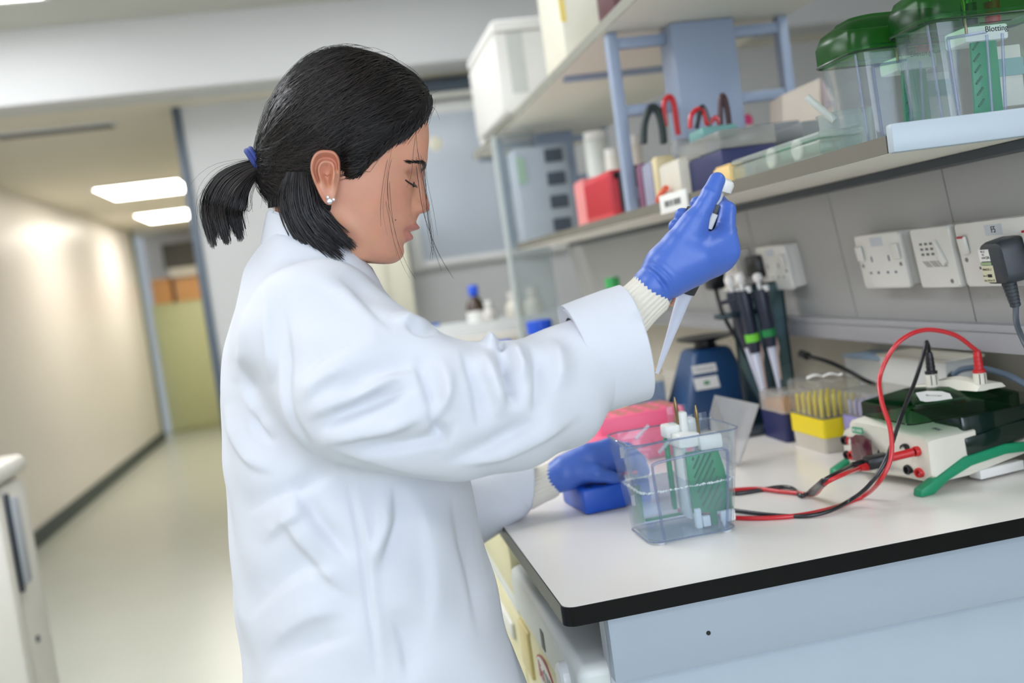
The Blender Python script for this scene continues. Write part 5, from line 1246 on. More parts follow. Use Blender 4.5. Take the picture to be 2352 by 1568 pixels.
P = fold_disp(P, vnormals(P, Q), folds, 1.45, 0.95, True)
P = relax(P, Q, 2, 0.4)
coat = np_obj('lab_coat', P, Q, m_coat, person, 'white cotton lab coat')

def ellring(c, e1, e2, r1, r2, n=48, fn=None):
    c = Vector(c); e1 = Vector(e1).normalized(); e2 = Vector(e2); e2 = (e2-e1*e2.dot(e1)).normalized(); out = []
    for k in range(n):
        a = 2*math.pi*k/n; m_ = 1.0 if fn is None else fn(a)
        out.append(c+e1*(math.cos(a)*r1*m_)+e2*(math.sin(a)*r2*m_))
    return out
# turned back cuff of the raised sleeve
def cuff(pairs, Ys, name, thick, depth_ratio):
    outer = []
    for ((a, b), Y, k) in zip(pairs, Ys, range(len(pairs))):
        A = PY(*a, Y-0.028); B = PY(*b, Y-0.028); A.y = Y; B.y = Y; c = (A+B)/2
        outer.append((c, (A-B), (A-B).length/2))
    rings = [ellring(c, e, (0, 1, 0), r, r*depth_ratio, 64, lambda a: 1+0.012*math.sin(3*a+1)+0.006*math.sin(7*a)) for c, e, r in outer]
    inner = [ellring(c, e, (0, 1, 0), r-thick, r*depth_ratio-thick, 64) for c, e, r in reversed(outer)]
    lip = outer[-1]
    d = (outer[-1][0]-outer[0][0]).normalized()
    mid = [p+d*0.0015 for p in ellring(lip[0], lip[1], (0, 1, 0), lip[2]-thick/2, lip[2]*depth_ratio-thick/2, 64)]
    return obj(name, MB().loft(rings+[mid]+inner, False), m_coat, person)
cuff([((1318, 722), (1386, 948)), ((1305, 704), (1392, 958)), ((1340, 690), (1420, 952)), ((1400, 668), (1470, 936)), ((1442, 655), (1506, 926))], [0.985, 0.985, 0.988, 0.99, 0.992], 'turned_cuff', 0.004, 0.86)
cuff([((1128, 1085), (1150, 1205)), ((1138, 1078), (1146, 1206)), ((1185, 1070), (1185, 1202)), ((1228, 1062), (1218, 1186))], [1.47, 1.47, 1.47, 1.47], 'turned_cuff', 0.004, 0.9)
# collar: stand round the neck and the folded leaf
def collar():
    mb = MB(); n = 60; rings = []
    C0 = PY(738, 570, Y0)
    for (h, r, t) in ((-0.030, 1.12, 0), (-0.010, 1.0, 0), (0.012, 0.93, 0), (0.016, 0.94, 0), (0.014, 1.0, 0), (0.0, 1.10, 0), (-0.018, 1.22, 0), (-0.021, 1.19, 0)):
        ring = []
        for k in range(n):
            a = 2*math.pi*k/n; x = math.cos(a); y = math.sin(a)
            ring.append(C0+Vector((0.0535*x*r, 0.058*y*r, h-0.034*x-0.010*max(0, x)**2-(0.010 if r > 1.15 else 0)*abs(y))))
        rings.append(ring)
    return mb.loft(rings, False)
obj('collar', collar(), m_coat, person)
# placket edge and buttons at the front (far from the lens, on the chest)
for k in range(2):
    z = 1.10-k*0.16; x = float(np.interp(z, fz, fxx)) if z > fz[0] else fxx[0]
    obj('button', MB().lathe([(0.007, 0), (0.0072, 0.002), (0.005, 0.003)], 16, Tr(x-0.004, Y0+0.02, z, ry=math.pi/2)), m_white, person)

# knitted jumper cuffs
m_knit = mat('knit_cream', (226, 220, 206), 0.9, var=0.05, scale=60, bump=0.15, bscale=500, spec=0.15)
def knit(c0, c1, r0, r1, e, nm, ry=0.85, rows=9):
    rings = []; c0 = Vector(c0); c1 = Vector(c1)
    for i in range(rows):
        f = i/(rows-1); rr = r0+(r1-r0)*f-0.0012*math.sin(math.pi*f)
        if i in (0, rows-1): rr -= 0.0018
        rings.append(ellring(c0.lerp(c1, f), e, (0, 1, 0), rr, rr*ry, 168, lambda a: 1+0.026*math.sin(28*a)))
    rings.append(ellring(c1-(c1-c0)*0.02, e, (0, 1, 0), r1*0.72, r1*0.6, 168))
    return obj(nm, MB().loft(rings, True), m_knit, person)
knit(PY(1440, 725, 0.998), PY(1504, 664, 1.0), 0.0262, 0.0242, PY(1470, 622, 1.0)-PY(1540, 706, 1.0), 'knit_cuff')
knit(PY(1205, 1130, 1.47), PY(1273, 1100, 1.465), 0.0290, 0.0265, PY(1262, 1058, 1.47)-PY(1285, 1145, 1.47), 'knit_cuff')

# ---------------------------------------------------------------- gloves
m_glove = mat('nitrile_blue', (70, 106, 192), 0.36, var=0.04, scale=30, bump=0.03, bscale=260)
def hand(name, chains, k, h, extra=None, folds_=None):
    pts = np.array([p[0] for c in chains for p in c]); rm = max(p[1] for c in chains for p in c)
    lo = pts.min(0)-rm-0.006; hi = pts.max(0)+rm+0.006
    def f(X, Y, Z):
        d = None
        for c in chains:
            s = chain(X, Y, Z, c, 0.003) if len(c) > 1 else np.sqrt((X-c[0][0][0])**2+(Y-c[0][0][1])**2+(Z-c[0][0][2])**2)-c[0][1]
            kk = k[chains.index(c)]
            d = s if d is None else smin(d, s, kk)
        return d
    P, Q = surface_nets(f, lo, hi, h); P = relax(P, Q, 3)
    if folds_: P = fold_disp(P, vnormals(P, Q), folds_)
    return np_obj(name, P, Q, m_glove, person)
rh = [
 [PT(1500, 658, 1.0, 0.0225), PT(1528, 628, 0.999, 0.0205), PT(1560, 598, 0.999, 0.0205)],
 [PT(1530, 622, 0.998, 0.018), PT(1600, 580, 0.992, 0.0165), PT(1664, 548, 0.998, 0.0120)],
 [PT(1535, 628, 0.998, 0.018), PT(1605, 596, 0.991, 0.0165), PT(1673, 577, 0.995, 0.0118)],
 [PT(1538, 634, 1.0, 0.017), PT(1600, 608, 0.996, 0.0155), PT(1660, 597, 1.0, 0.0112)],
 [PT(1540, 640, 1.003, 0.016), PT(1595, 620, 1.002, 0.0145), PT(1638, 611, 1.006, 0.0105)],
 [PT(1525, 600, 0.998, 0.017), PT(1560, 560, 0.994, 0.0165), PT(1592, 515, 0.990, 0.0130)],
 [PT(1588, 525, 0.990, 0.0135), PT(1616, 476, 0.986, 0.0102), PT(1632, 447, 0.985, 0.0098), PT(1647, 414, 0.990, 0.0088)],     # thumb
 [PT(1664, 548, 0.998, 0.0120), PT(1671, 482, 1.012, 0.0088), PT(1652, 466, 1.040, 0.0084), PT(1601, 467, 1.052, 0.0080)],         # index
 [PT(1673, 577, 0.996, 0.0115), PT(1673, 530, 1.030, 0.0088), PT(1640, 505, 1.056, 0.0084), PT(1566, 494, 1.050, 0.0082)],
 [PT(1660, 597, 1.000, 0.0110), PT(1664, 556, 1.036, 0.0086), PT(1630, 530, 1.060, 0.0082), PT(1551, 520, 1.052, 0.0080)],
 [PT(1638, 611, 1.006, 0.0102), PT(1644, 580, 1.038, 0.0080), PT(1615, 556, 1.058, 0.0076), PT(1556, 545, 1.050, 0.0074)],
]
glove_folds = [([(1490, 600), (1515, 615), (1540, 640), (1548, 670)], 4, -1.6), ([(1478, 612), (1505, 630), (1530, 660), (1538, 685)], 4, -1.6), ([(1484, 606), (1510, 622), (1536, 650), (1543, 678)], 4, 1.4),
               ([(1500, 592), (1530, 610), (1556, 640)], 5, -1.0), ([(1508, 640), (1525, 655), (1530, 680)], 4, -1.4), ([(1618, 425), (1632, 430), (1648, 440)], 3, -0.8), ([(1645, 512), (1660, 505), (1672, 505)], 4, -1.0)]
hand('glove', rh, [0.01, 0.012, 0.012, 0.012, 0.012, 0.012, 0.009, 0.007, 0.004, 0.004, 0.004], 0.0016, folds_=glove_folds)
lh = [
 [PT(1272, 1098, 1.465, 0.0235), PT(1300, 1084, 1.463, 0.022), PT(1330, 1068, 1.460, 0.022)],
 [PT(1300, 1075, 1.46, 0.020), PT(1350, 1045, 1.455, 0.018), PT(1398, 1026, 1.455, 0.0125)],
 [PT(1300, 1085, 1.46, 0.020), PT(1360, 1060, 1.455, 0.018), PT(1408, 1046, 1.455, 0.0125)],
 [PT(1300, 1095, 1.46, 0.019), PT(1355, 1078, 1.458, 0.017), PT(1404, 1066, 1.460, 0.012)],
 [PT(1398, 1026, 1.455, 0.0125), PT(1442, 1030, 1.455, 0.0092), PT(1470, 1055, 1.46, 0.0086), PT(1482, 1082, 1.465, 0.0080)],
 [PT(1408, 1046, 1.455, 0.0125), PT(1446, 1054, 1.462, 0.0090), PT(1466, 1078, 1.468, 0.0086), PT(1472, 1100, 1.475, 0.0080)],
 [PT(1404, 1066, 1.460, 0.0120), PT(1434, 1076, 1.474, 0.0088), PT(1448, 1094, 1.482, 0.0082), PT(1452, 1108, 1.486, 0.0078)],
 [PT(1392, 1078, 1.470, 0.0110), PT(1416, 1090, 1.486, 0.0080), PT(1428, 1106, 1.49, 0.0076)],
 [PT(1330, 1085, 1.445, 0.016), PT(1372, 1088, 1.430, 0.0125), PT(1404, 1096, 1.430, 0.0095), PT(1432, 1106, 1.438, 0.0085)],
]
hand('glove', lh, [0.01, 0.012, 0.012, 0.012, 0.006, 0.005, 0.004, 0.004, 0.008], 0.0018)

br = MB().tube([PY(1541, 702, 0.99), PY(1547, 690, 0.992), PY(1552, 676, 0.997)], 0.0016, 8)
obj('bracelet', br, mat('bracelet_gold', (196, 140, 110), 0.3, metal=0.6, var=0.5, scale=600), person)

# ---------------------------------------------------------------- trousers and shoes (below the coat hem)
m_tr = mat('trousers_dark', (40, 44, 56), 0.8, bump=0.05)
def legs_f(X, Y, Z):
    d = None
    for s in (-1, 1):
        c = [((0.0, Y0+s*0.075, 0.80), 0.080), ((0.0, Y0+s*0.085, 0.50), 0.068), ((-0.02, Y0+s*0.09, 0.09), 0.052)]
        q = chain(X, Y, Z, c, 0.02); d = q if d is None else smin(d, q, 0.02)
    return np.maximum(d, 0.065-Z)
P, Q = surface_nets(legs_f, (-0.13, Y0-0.21, 0.05), (0.13, Y0+0.21, 1.0), 0.009)
np_obj('trousers', relax(P, Q, 2), Q, m_tr, person)
for s in (-1, 1):
    def shoe_f(X, Y, Z, s=s):
        d = chain(X, Y, Z, [((-0.07, Y0+s*0.09, 0.04), 0.038), ((0.02, Y0+s*0.09, 0.045), 0.042), ((0.13, Y0+s*0.095, 0.03), 0.034)], 0.03)
        d = smin(d, cone_seg(X, Y, Z, (-0.03, Y0+s*0.09, 0.04), (-0.03, Y0+s*0.09, 0.10), 0.045, 0.04), 0.02)
        return np.maximum(np.maximum(d, 0.0005-Z), Z-0.10)
    P, Q = surface_nets(shoe_f, (-0.14, Y0+s*0.09-0.07, -0.01), (0.19, Y0+s*0.09+0.07, 0.13), 0.006)
    np_obj('shoe', relax(P, Q, 1), Q, m_black, person)

# ---------------------------------------------------------------- pipette in the raised hand
m_pipd = mat('pipette_charcoal', (38, 42, 48), 0.35, var=0.05)
hp = pipette(PY(1666, 411, 1.016), PY(1506, 866, 1.075), 'pipette with white plunger held up in the blue gloved hand', None, None, 1.0, m_pipd, False, PY(1637, 490, 0.998), 0.0115)
# ---------------------------------------------------------------- head
PHI = math.radians(20); cP, sP = math.cos(PHI), math.sin(PHI)
HO = np.array(PY(765, 425, Y0))
def head_w(u, v, w):
    """head frame (u forward, v up, w sideways) -> world"""
    return np.stack([HO[0]+u*cP+v*sP, HO[1]+w, HO[2]-u*sP+v*cP], -1)
def uv_of(x, y, Y):
    q = np.array(PY(x, y, Y))-HO; return q[0]*cP-q[2]*sP, q[0]*sP+q[2]*cP
#          front u,v (nose and lips left out)   back u,v          half width  squareness
HT = [((0.000, 0.1400), (-0.006, 0.1400), 0.003, 2.0), ((0.030, 0.1375), (-0.034, 0.1310), 0.034, 2.0), ((0.058, 0.127), (-0.050, 0.116), 0.052, 2.1), ((0.078, 0.110), (-0.062, 0.095), 0.063, 2.2),
      ((0.0895, 0.0925), (-0.069, 0.075), 0.068, 2.3), ((0.0945, 0.076), (-0.073, 0.058), 0.070, 2.4), ((0.0965, 0.060), (-0.074, 0.043), 0.071, 2.4), ((0.0978, 0.050), (-0.0735, 0.033), 0.0712, 2.35),
      ((0.0955, 0.038), (-0.072, 0.022), 0.071, 2.25), ((0.0925, 0.026), (-0.070, 0.012), 0.0702, 2.15), ((0.0915, 0.014), (-0.068, 0.003), 0.0692, 2.1), ((0.0920, 0.003), (-0.065, -0.006), 0.0675, 2.05),
      ((0.0945, -0.008), (-0.062, -0.015), 0.0650, 2.0), ((0.0968, -0.018), (-0.060, -0.024), 0.0625, 2.0), ((0.0970, -0.028), (-0.058, -0.033), 0.0600, 2.0), ((0.0945, -0.038), (-0.057, -0.043), 0.0575, 2.0),
      ((0.0918, -0.048), (-0.056, -0.053), 0.0548, 2.0), ((0.0925, -0.0574), (-0.056, -0.062), 0.0520, 2.0), ((0.0908, -0.0650), (-0.056, -0.070), 0.0500, 2.0), ((0.0850, -0.0712), (-0.056, -0.078), 0.0482, 2.0),
      ((0.0760, -0.0745), (-0.056, -0.086), 0.0470, 2.0), ((0.0630, -0.0760), (-0.056, -0.094), 0.0462, 2.0), ((0.0510, -0.0790), (-0.057, -0.102), 0.0460, 2.0), ((0.0470, -0.0880), (-0.058, -0.110), 0.0462, 2.0),
      ((0.0460, -0.105), (-0.060, -0.125), 0.047, 2.0), ((0.0470, -0.130), (-0.064, -0.145), 0.050, 2.0), ((0.052, -0.155), (-0.072, -0.165), 0.060, 2.0)]
def head_grid(ns=210, nt=200, inflate=0.0):
    T = np.array([[a[0][0], a[0][1], a[1][0], a[1][1], a[2], a[3]] for a in HT])
    # arc-length like parameter along the table, resampled smoothly
    s = np.linspace(0, len(T)-1, ns)
    i = np.clip(np.floor(s).astype(int), 0, len(T)-2); t = (s-i)[:, None]
    g = lambda k: T[np.clip(k, 0, len(T)-1)]
    p0, p1, p2, p3 = g(i-1), g(i), g(i+1), g(i+2)
    R = 0.5*(2*p1+(p2-p0)*t+(2*p0-5*p1+4*p2-p3)*t**2+(3*p1-p0-3*p2+p3)*t**3)
    th = np.linspace(0, 2*np.pi, nt, endpoint=False)
    fu, fv, bu, bv, w, n = [R[:, k][:, None] for k in range(6)]
    ct = np.cos(th)[None]; st = np.sin(th)[None]
    cc = np.sign(ct)*np.abs(ct)**(2/n); ss = np.sign(st)*np.abs(st)**(2/n)
    u = (fu+bu)/2+(fu-bu)/2*cc; v = (fv+bv)/2+(fv-bv)/2*cc; ww = np.maximum(w, 0.003)*ss
    return u, v, ww
u, v, w = head_grid()
G = lambda x, c, s: np.exp(-((x-c)/s)**2)
frontm = np.clip((u-0.02)/0.03, 0, 1)
aw = np.abs(w)
pv = np.array([0.052, 0.0399, 0.0313, 0.0212, 0.0116, 0.0033, -0.0033, -0.0071, -0.0099, -0.0152])[::-1]
nz = np.array([0.0000, 0.0020, 0.0052, 0.0100, 0.0152, 0.0190, 0.0186, 0.0142, 0.0072, 0.0040])[::-1]
nose = np.interp(v, pv, nz, left=0, right=0)
nose = np.where(v < -0.0152, 0.0040*np.exp(-((v+0.0152)/0.006)**2), nose)
sig = np.interp(v, [-0.010, 0.0, 0.02, 0.04], [0.0125, 0.0105, 0.0070, 0.0080])
du = nose*np.exp(-(w/sig)**2)
du += 0.0085*G(aw, 0.0125, 0.0055)*G(v, -0.0045, 0.0060)                  # nostril wings
du -= 0.0030*G(aw, 0.0190, 0.0035)*G(v, -0.004, 0.008)                    # crease beside the wing
lip = 0.0078*G(v, -0.0262, 0.0042)+0.0062*G(v, -0.0395, 0.0048)-0.0022*G(v, -0.0332, 0.0018)-0.0008*G(v, -0.049, 0.004)
du += lip*np.exp(-(w/0.0165)**4)
du -= 0.0020*G(aw, 0.0235, 0.005)*G(v, -0.0345, 0.005)                    # mouth corner
du += 0.0010*G(v, -0.060, 0.008)*np.exp(-(w/0.016)**2)
du -= 0.0080*G(aw, 0.030, 0.0135)*G(v, 0.0235, 0.0105)                    # eye socket
du += 0.0066*G(aw, 0.0315, 0.0110)*G(v, 0.0175, 0.0075)                   # lid over the eyeball
du -= 0.0022*G(aw, 0.0315, 0.0120)*G(v, 0.0272, 0.0020)                   # lid crease
du -= 0.0018*G(aw, 0.0315, 0.0110)*G(v, 0.0105, 0.0022)
du += 0.0022*G(aw, 0.028, 0.016)*G(v, 0.0420, 0.0060)                     # brow
u = u+du*frontm
w = w+np.sign(w)*(0.0030*G(aw, 0.056, 0.016)*G(v, -0.002, 0.016)*G(u, 0.058, 0.025)-0.0030*G(v, 0.045, 0.02)*G(u, 0.07, 0.012)*np.clip(aw/0.04, 0, 1))
# jaw line: slight ridge towards the ear
jl = np.exp(-((v+0.060-0.50*(0.06-u)*1.0)/0.010)**2)*np.clip((0.075-u)/0.03, 0, 1)*np.clip((u+0.0)/0.03, 0, 1)
w = w+np.sign(w)*0.0035*jl
ns, nt = u.shape
HP = head_w(u, v, w).reshape(-1, 3)
def grid_quads(ns, nt, wrap=True):
    q = []
    a = np.arange(ns-1)[:, None]*nt; j = np.arange(nt if wrap else nt-1)[None]; j2 = (j+1) % nt
    return np.stack([(a+j).ravel(), (a+j2).ravel(), (a+nt+j2).ravel(), (a+nt+j).ravel()], 1)
HQ = grid_quads(ns, nt)
hu, hv, hw = u.ravel(), v.ravel(), w.ravel()
def face_pt(vv, ww, off=0.0):
    """point on the near (camera) side of the face at height vv, sideways ww"""
    d = (hv-vv)**2+(hw-ww)**2+np.where(hu < 0.03, 1, 0); i = int(np.argmin(d))
    return Vector(head_w(hu[i]+off, vv, ww))
# colours of the skin itself: lips, nose tip, brow skin
col = np.tile(np.array(rgb(214, 154, 126)[:3]), (len(hu), 1))
def blend(mask, c):
    global col
    col = col*(1-mask[:, None])+np.array(rgb(*c)[:3])*mask[:, None]
lipm = (np.clip(1.3-np.abs((hv+0.0335)/0.0125)**2-(np.abs(hw)/0.0235)**2, 0, 1)*np.clip((hu-0.07)/0.01, 0, 1))
blend(np.clip(lipm*2.0, 0, 0.75), (184, 114, 104))
blend(0.45*np.exp(-((hv+0.002)/0.012)**2-(hw/0.016)**2)*np.clip((hu-0.08)/0.01, 0, 1), (206, 122, 102))
blend(0.30*np.exp(-((hv-0.0)/0.02)**2-((np.abs(hw)-0.045)/0.02)**2)*np.clip((hu-0.03)/0.02, 0, 1), (212, 140, 116))
blend(0.9*np.exp(-((hv+0.0365-0.019)/0.0)**2) if False else 0*hv, (90, 60, 50))

# ear: a shaped relief plate set on the side of the head (part of the same skin mesh)
ear_out = [(925, 748), (962, 752), (990, 772), (1008, 805), (1012, 850), (1012, 900), (1004, 955), (992, 1010), (975, 1068), (958, 1092), (938, 1097), (915, 1085), (890, 1050), (862, 992), (838, 935), (822, 872), (828, 815), (852, 772), (885, 752)]
YE_ = 1.0735
eo = np.array([(p.x, p.y) for p in crom([(420+x/2.8, 80+y/2.8, 0) for x, y in ear_out], 5, True)])
ec = np.array([420+928/2.8, 80+905/2.8])
ne = len(eo); nr = 34
ang = np.arctan2(-(eo[:, 1]-ec[1]), eo[:, 0]-ec[0])          # 0 = towards the face, 90 = up
EP = []; Ecol = []
def sm(a, b, x): t = np.clip((x-a)/(b-a), 0, 1); return t*t*(3-2*t)
for i in range(nr):
    t = i/(nr-1)
    pxy = ec+(eo-ec)*t
    backm = sm(-0.2, 0.35, -np.cos(ang))        # towards the back of the head
    topm = sm(0.0, 0.7, np.sin(ang)); frm = sm(0.3, 0.9, np.cos(ang)); lob = sm(0.45, 0.85, -np.sin(ang))
    rimm = np.clip(np.maximum(backm, topm), 0, 1)
    z = 0.0080*np.ones(ne)+0.003*t*(backm+topm*0.6)
    z += 0.0048*np.exp(-((t-0.90)/0.075)**2)*rimm*(1-lob*0.7)          # helix
    z -= 0.0052*np.exp(-((t-0.70)/0.09)**2)*rimm*(1-lob)               # groove inside it
    z += 0.0040*np.exp(-((t-0.50)/0.09)**2)*np.clip(backm+topm*0.7, 0, 1)*(1-lob)  # inner ridge
    z -= 0.0085*np.exp(-((t-0.10)/0.25)**2)*(1-0.3*topm)               # bowl
    z += 0.0045*np.exp(-((t-0.52)/0.14)**2)*frm*sm(0.5, -0.1, np.sin(ang)-0.15)  # tragus
    z += 0.0010*lob*np.exp(-((t-0.6)/0.3)**2)
    z -= 0.0050*sm(0.9, 1.0, t)*0.4
    z -= frm*sm(0.6, 1.0, t)*0.0060
    for k in range(ne):
        p = np.array(PY(pxy[k, 0], pxy[k, 1], YE_)); p[1] -= z[k]-0.001+0.0; EP.append(p)
    hol = 0.5*np.exp(-((t-0.12)/0.25)**2)+0.35*np.exp(-((t-0.70)/0.08)**2)
    deep = np.exp(-((t-0.10)/0.25)**2)
    Ecol += [np.array(rgb(212, 150, 122)[:3])*(1-0.45*rimm[k]*sm(0.6, 1, t))+np.array(rgb(206, 128, 104)[:3])*0.45*rimm[k]*sm(0.6, 1, t) for k in range(ne)]
for k in range(ne):      # turn the rim back to the head
    p = np.array(PY(ec[0]+(eo[k, 0]-ec[0])*0.97, ec[1]+(eo[k, 1]-ec[1])*0.97, YE_)); p[1] += 0.001; EP.append(p); Ecol.append(np.array(rgb(198, 140, 112)[:3]))
for k in range(ne):
    p = np.array(PY(ec[0]+(eo[k, 0]-ec[0])*0.75, ec[1]+(eo[k, 1]-ec[1])*0.75, YE_)); p[1] += 0.012; EP.append(p); Ecol.append(np.array(rgb(198, 140, 112)[:3]))
EP = np.array(EP); EQ = grid_quads(nr+2, ne)
# far ear: mirror image
EP2 = EP.copy(); EP2[:, 1] = 2*Y0-EP2[:, 1]; EQ2 = EQ[:, ::-1]
# closed crown cap and joined mesh
BP = np.concatenate([HP, EP, EP2]); BQ = np.concatenate([HQ[:, ::-1], EQ+len(HP), EQ2+len(HP)+len(EP)])
BC = np.concatenate([col, np.array(Ecol), np.array(Ecol)])
m_skin = bpy.data.materials.new('skin'); m_skin.use_nodes = True
nt_ = m_skin.node_tree; b_ = nt_.nodes['Principled BSDF']
at = nt_.nodes.new('ShaderNodeAttribute'); at.attribute_name = 'skin_tone'
no = nt_.nodes.new('ShaderNodeTexNoise'); no.inputs['Scale'].default_value = 60; no.inputs['Detail'].default_value = 5
tcn = nt_.nodes.new('ShaderNodeTexCoord'); nt_.links.new(tcn.outputs['Object'], no.inputs['Vector'])
mx = nt_.nodes.new('ShaderNodeMix'); mx.data_type = 'RGBA'; mx.blend_type = 'MULTIPLY'; mx.inputs[0].default_value = 0.22
nt_.links.new(at.outputs['Color'], mx.inputs[6]); nt_.links.new(no.outputs['Color'], mx.inputs[7])
hs = nt_.nodes.new('ShaderNodeHueSaturation'); hs.inputs['Saturation'].default_value = 1.0; hs.inputs['Value'].default_value = 1.08
nt_.links.new(mx.outputs[2], hs.inputs['Color']); nt_.links.new(hs.outputs[0], b_.inputs['Base Color'])
b_.inputs['Roughness'].default_value = 0.5; b_.inputs['Subsurface Weight'].default_value = 0.0
b_.inputs['Subsurface Radius'].default_value = (0.010, 0.004, 0.002); b_.inputs['Subsurface Scale'].default_value = 0.6
n3 = nt_.nodes.new('ShaderNodeTexNoise'); n3.inputs['Scale'].default_value = 900; nt_.links.new(tcn.outputs['Object'], n3.inputs['Vector'])
bpn = nt_.nodes.new('ShaderNodeBump'); bpn.inputs['Strength'].default_value = 0.08; bpn.inputs['Distance'].default_value = 0.002
nt_.links.new(n3.outputs['Fac'], bpn.inputs['Height']); nt_.links.new(bpn.outputs[0], b_.inputs['Normal'])
body = np_obj('body', BP, BQ, m_skin, person, 'face, ear and neck in profile')
ca = body.data.color_attributes.new('skin_tone', 'FLOAT_COLOR', 'POINT')
ca.data.foreach_set('color', np.c_[BC, np.ones(len(BC))].astype(np.float32).ravel())

# ---------------------------------------------------------------- eyes, brows, lashes
m_hair = mat('hair_black', (22, 18, 17), 0.33, var=0.25, scale=60, spec=0.5)
for sgn in (-1, 1):
    ls = [face_pt(vv, sgn*ww, 0.0006) for vv, ww in ((0.0215, 0.0180), (0.0192, 0.0220), (0.0172, 0.0275), (0.0166, 0.0335), (0.0174, 0.0390), (0.0186, 0.0430))]
    es = obj('eyelashes', MB().tube(crom(ls, 6), [0.0003]+[0.0009]*29+[0.0003] if len(crom(ls, 6)) == 31 else 0.0007, 6), m_hair, person)
    lm = MB(); rnd = random.Random(9)
    for k in range(26):
        p = crom(ls, 6)[min(30, 3+k)]; d = Vector(head_w(np.array(1.0), np.array(-0.35-0.2*rnd.random()), np.array(sgn*(0.1+0.02*k))))-Vector(head_w(np.array(0.0), np.array(0.0), np.array(0.0)))
        d.normalize(); lm.tube([p, p+d*0.003+Vector((0, 0, -0.0003)), p+d*0.0058], [0.00022, 0.00018, 0.00006], 4)
    obj('lash_hairs', lm, m_hair, es)
    obj('iris', MB().tube([face_pt(0.0178, sgn*0.0225, 0.0002), face_pt(0.0160, sgn*0.0262, 0.0004), face_pt(0.0152, sgn*0.0300, 0.0002)], [0.0006, 0.0014, 0.0006], 8), mat('iris_brown', (38, 24, 20), 0.15, coat=0.5), es)
    eb = MB()
    i2 = [face_pt(vv, sgn*ww, 0.0) for vv, ww in ((0.0108, 0.0245), (0.0100, 0.0295), (0.0115, 0.036))]
    for k in range(240):
        f = rnd.random(); ww = 0.016+0.033*f; vv = 0.0375+0.0055*math.sin(math.pi*min(1, f*0.95))+rnd.gauss(0, 0.0017)*(1-0.6*f)-0.001*f
        p = face_pt(vv, sgn*ww, 0.0005); q = face_pt(vv+0.0016*(1-f)-0.0006*f, sgn*(ww+0.0045), 0.0009)
        eb.tube([p, p.lerp(q, 0.5)+Vector((0.0004, 0, 0)), q], [0.00028, 0.00022, 0.00006], 4)
    obj('eyebrow', eb, m_hair, person)
# small mole on the cheek
mp_ = face_pt(*uv_of(910.5, 506, 1.11)[1:2], -0.043, 0.0002)
obj('mole', MB().lathe([(0.0009, -0.0004), (0.0007, 0.0003)], 10, Matrix.Translation(mp_) @ Euler((math.pi/2, 0, 0)).to_matrix().to_4x4()), mat('mole_brown', (92, 58, 48), 0.6), person)
# earring stud of three little discs
er = PY(757, 462, YE_-0.0125)
m_gem = mat('pave_stones', (214, 216, 220), 0.15, metal=0.7, var=0.35, scale=1400)
ering = obj('earring', MB().lathe([(0.0031, 0), (0.0029, 0.0014), (0.0015, 0.0020)], 18, Tr(er.x, er.y, er.z, rx=math.pi/2)), m_gem, person, label='small silver stud earring')
for dx, dz in ((-0.0012, 0.0043), (0.0043, 0.0012)):
    obj('stone_disc', MB().lathe([(0.0017, 0), (0.0016, 0.0012), (0.0008, 0.0016)], 14, Tr(er.x+dx, er.y, er.z+dz, rx=math.pi/2)), m_gem, ering)
# ---------------------------------------------------------------- hair
from mathutils.bvhtree import BVHTree
rs = np.random.RandomState(4)
def strand_mesh(paths, r0, taper=0.35):
    """paths (n, m, 3): thin three sided strands, vectorised"""
    P = np.asarray(paths, float); n, m, _ = P.shape
    t = np.gradient(P, axis=1); t /= np.maximum(np.linalg.norm(t, axis=2, keepdims=True), 1e-9)
    ref = np.array([0.31, 0.17, 0.93]); a = np.cross(t, ref); a /= np.maximum(np.linalg.norm(a, axis=2, keepdims=True), 1e-9); b = np.cross(t, a)
    f = np.linspace(0, 1, m); rad = np.asarray(r0).reshape(-1, 1)*(taper+(1-taper)*np.clip(np.minimum(f*8+0.4, (1-f)*4), 0, 1))[None]*np.ones((n, 1))
    V = np.stack([P+(a*math.cos(q)+b*math.sin(q))*rad[..., None] for q in (0, 2.0944, 4.18879)], 2)   # n,m,3,3
    base = (np.arange(n)*m*3)[:, None, None]; i = (np.arange(m-1)*3)[None, :, None]; k = np.arange(3)[None, None, :]
    k2 = (k+1) % 3
    Q = np.stack([base+i+k, base+i+k2, base+i+3+k2, base+i+3+k], -1).reshape(-1, 4)
    return V.reshape(-1, 3), Q
hl = [(985, 256, 1.15), (972, 276, 1.11), (948, 300, 1.095), (920, 318, 1.09), (880, 345, 1.085), (850, 372, 1.083), (830, 396, 1.082), (812, 411, 1.082), (800, 404, 1.08), (792, 380, 1.08), (784, 358, 1.08)]
hlu = np.array([uv_of(*p) for p in hl]); o_ = np.argsort(hlu[:, 0]); hlu = hlu[o_]
def v_hair(u): return np.where(u < hlu[0, 0], -0.05, np.interp(u, hlu[:, 0], hlu[:, 1]))
u, v, w = head_grid(170, 180)
TU, TV = uv_of(600, 378, Y0)
c0 = np.array([0.008, 0.055, 0.0])
du_, dv_, dw_ = u-c0[0], v-c0[1], w
ln = np.sqrt(du_**2+dv_**2+dw_**2)
earu, earv = uv_of(752, 400, 1.08)
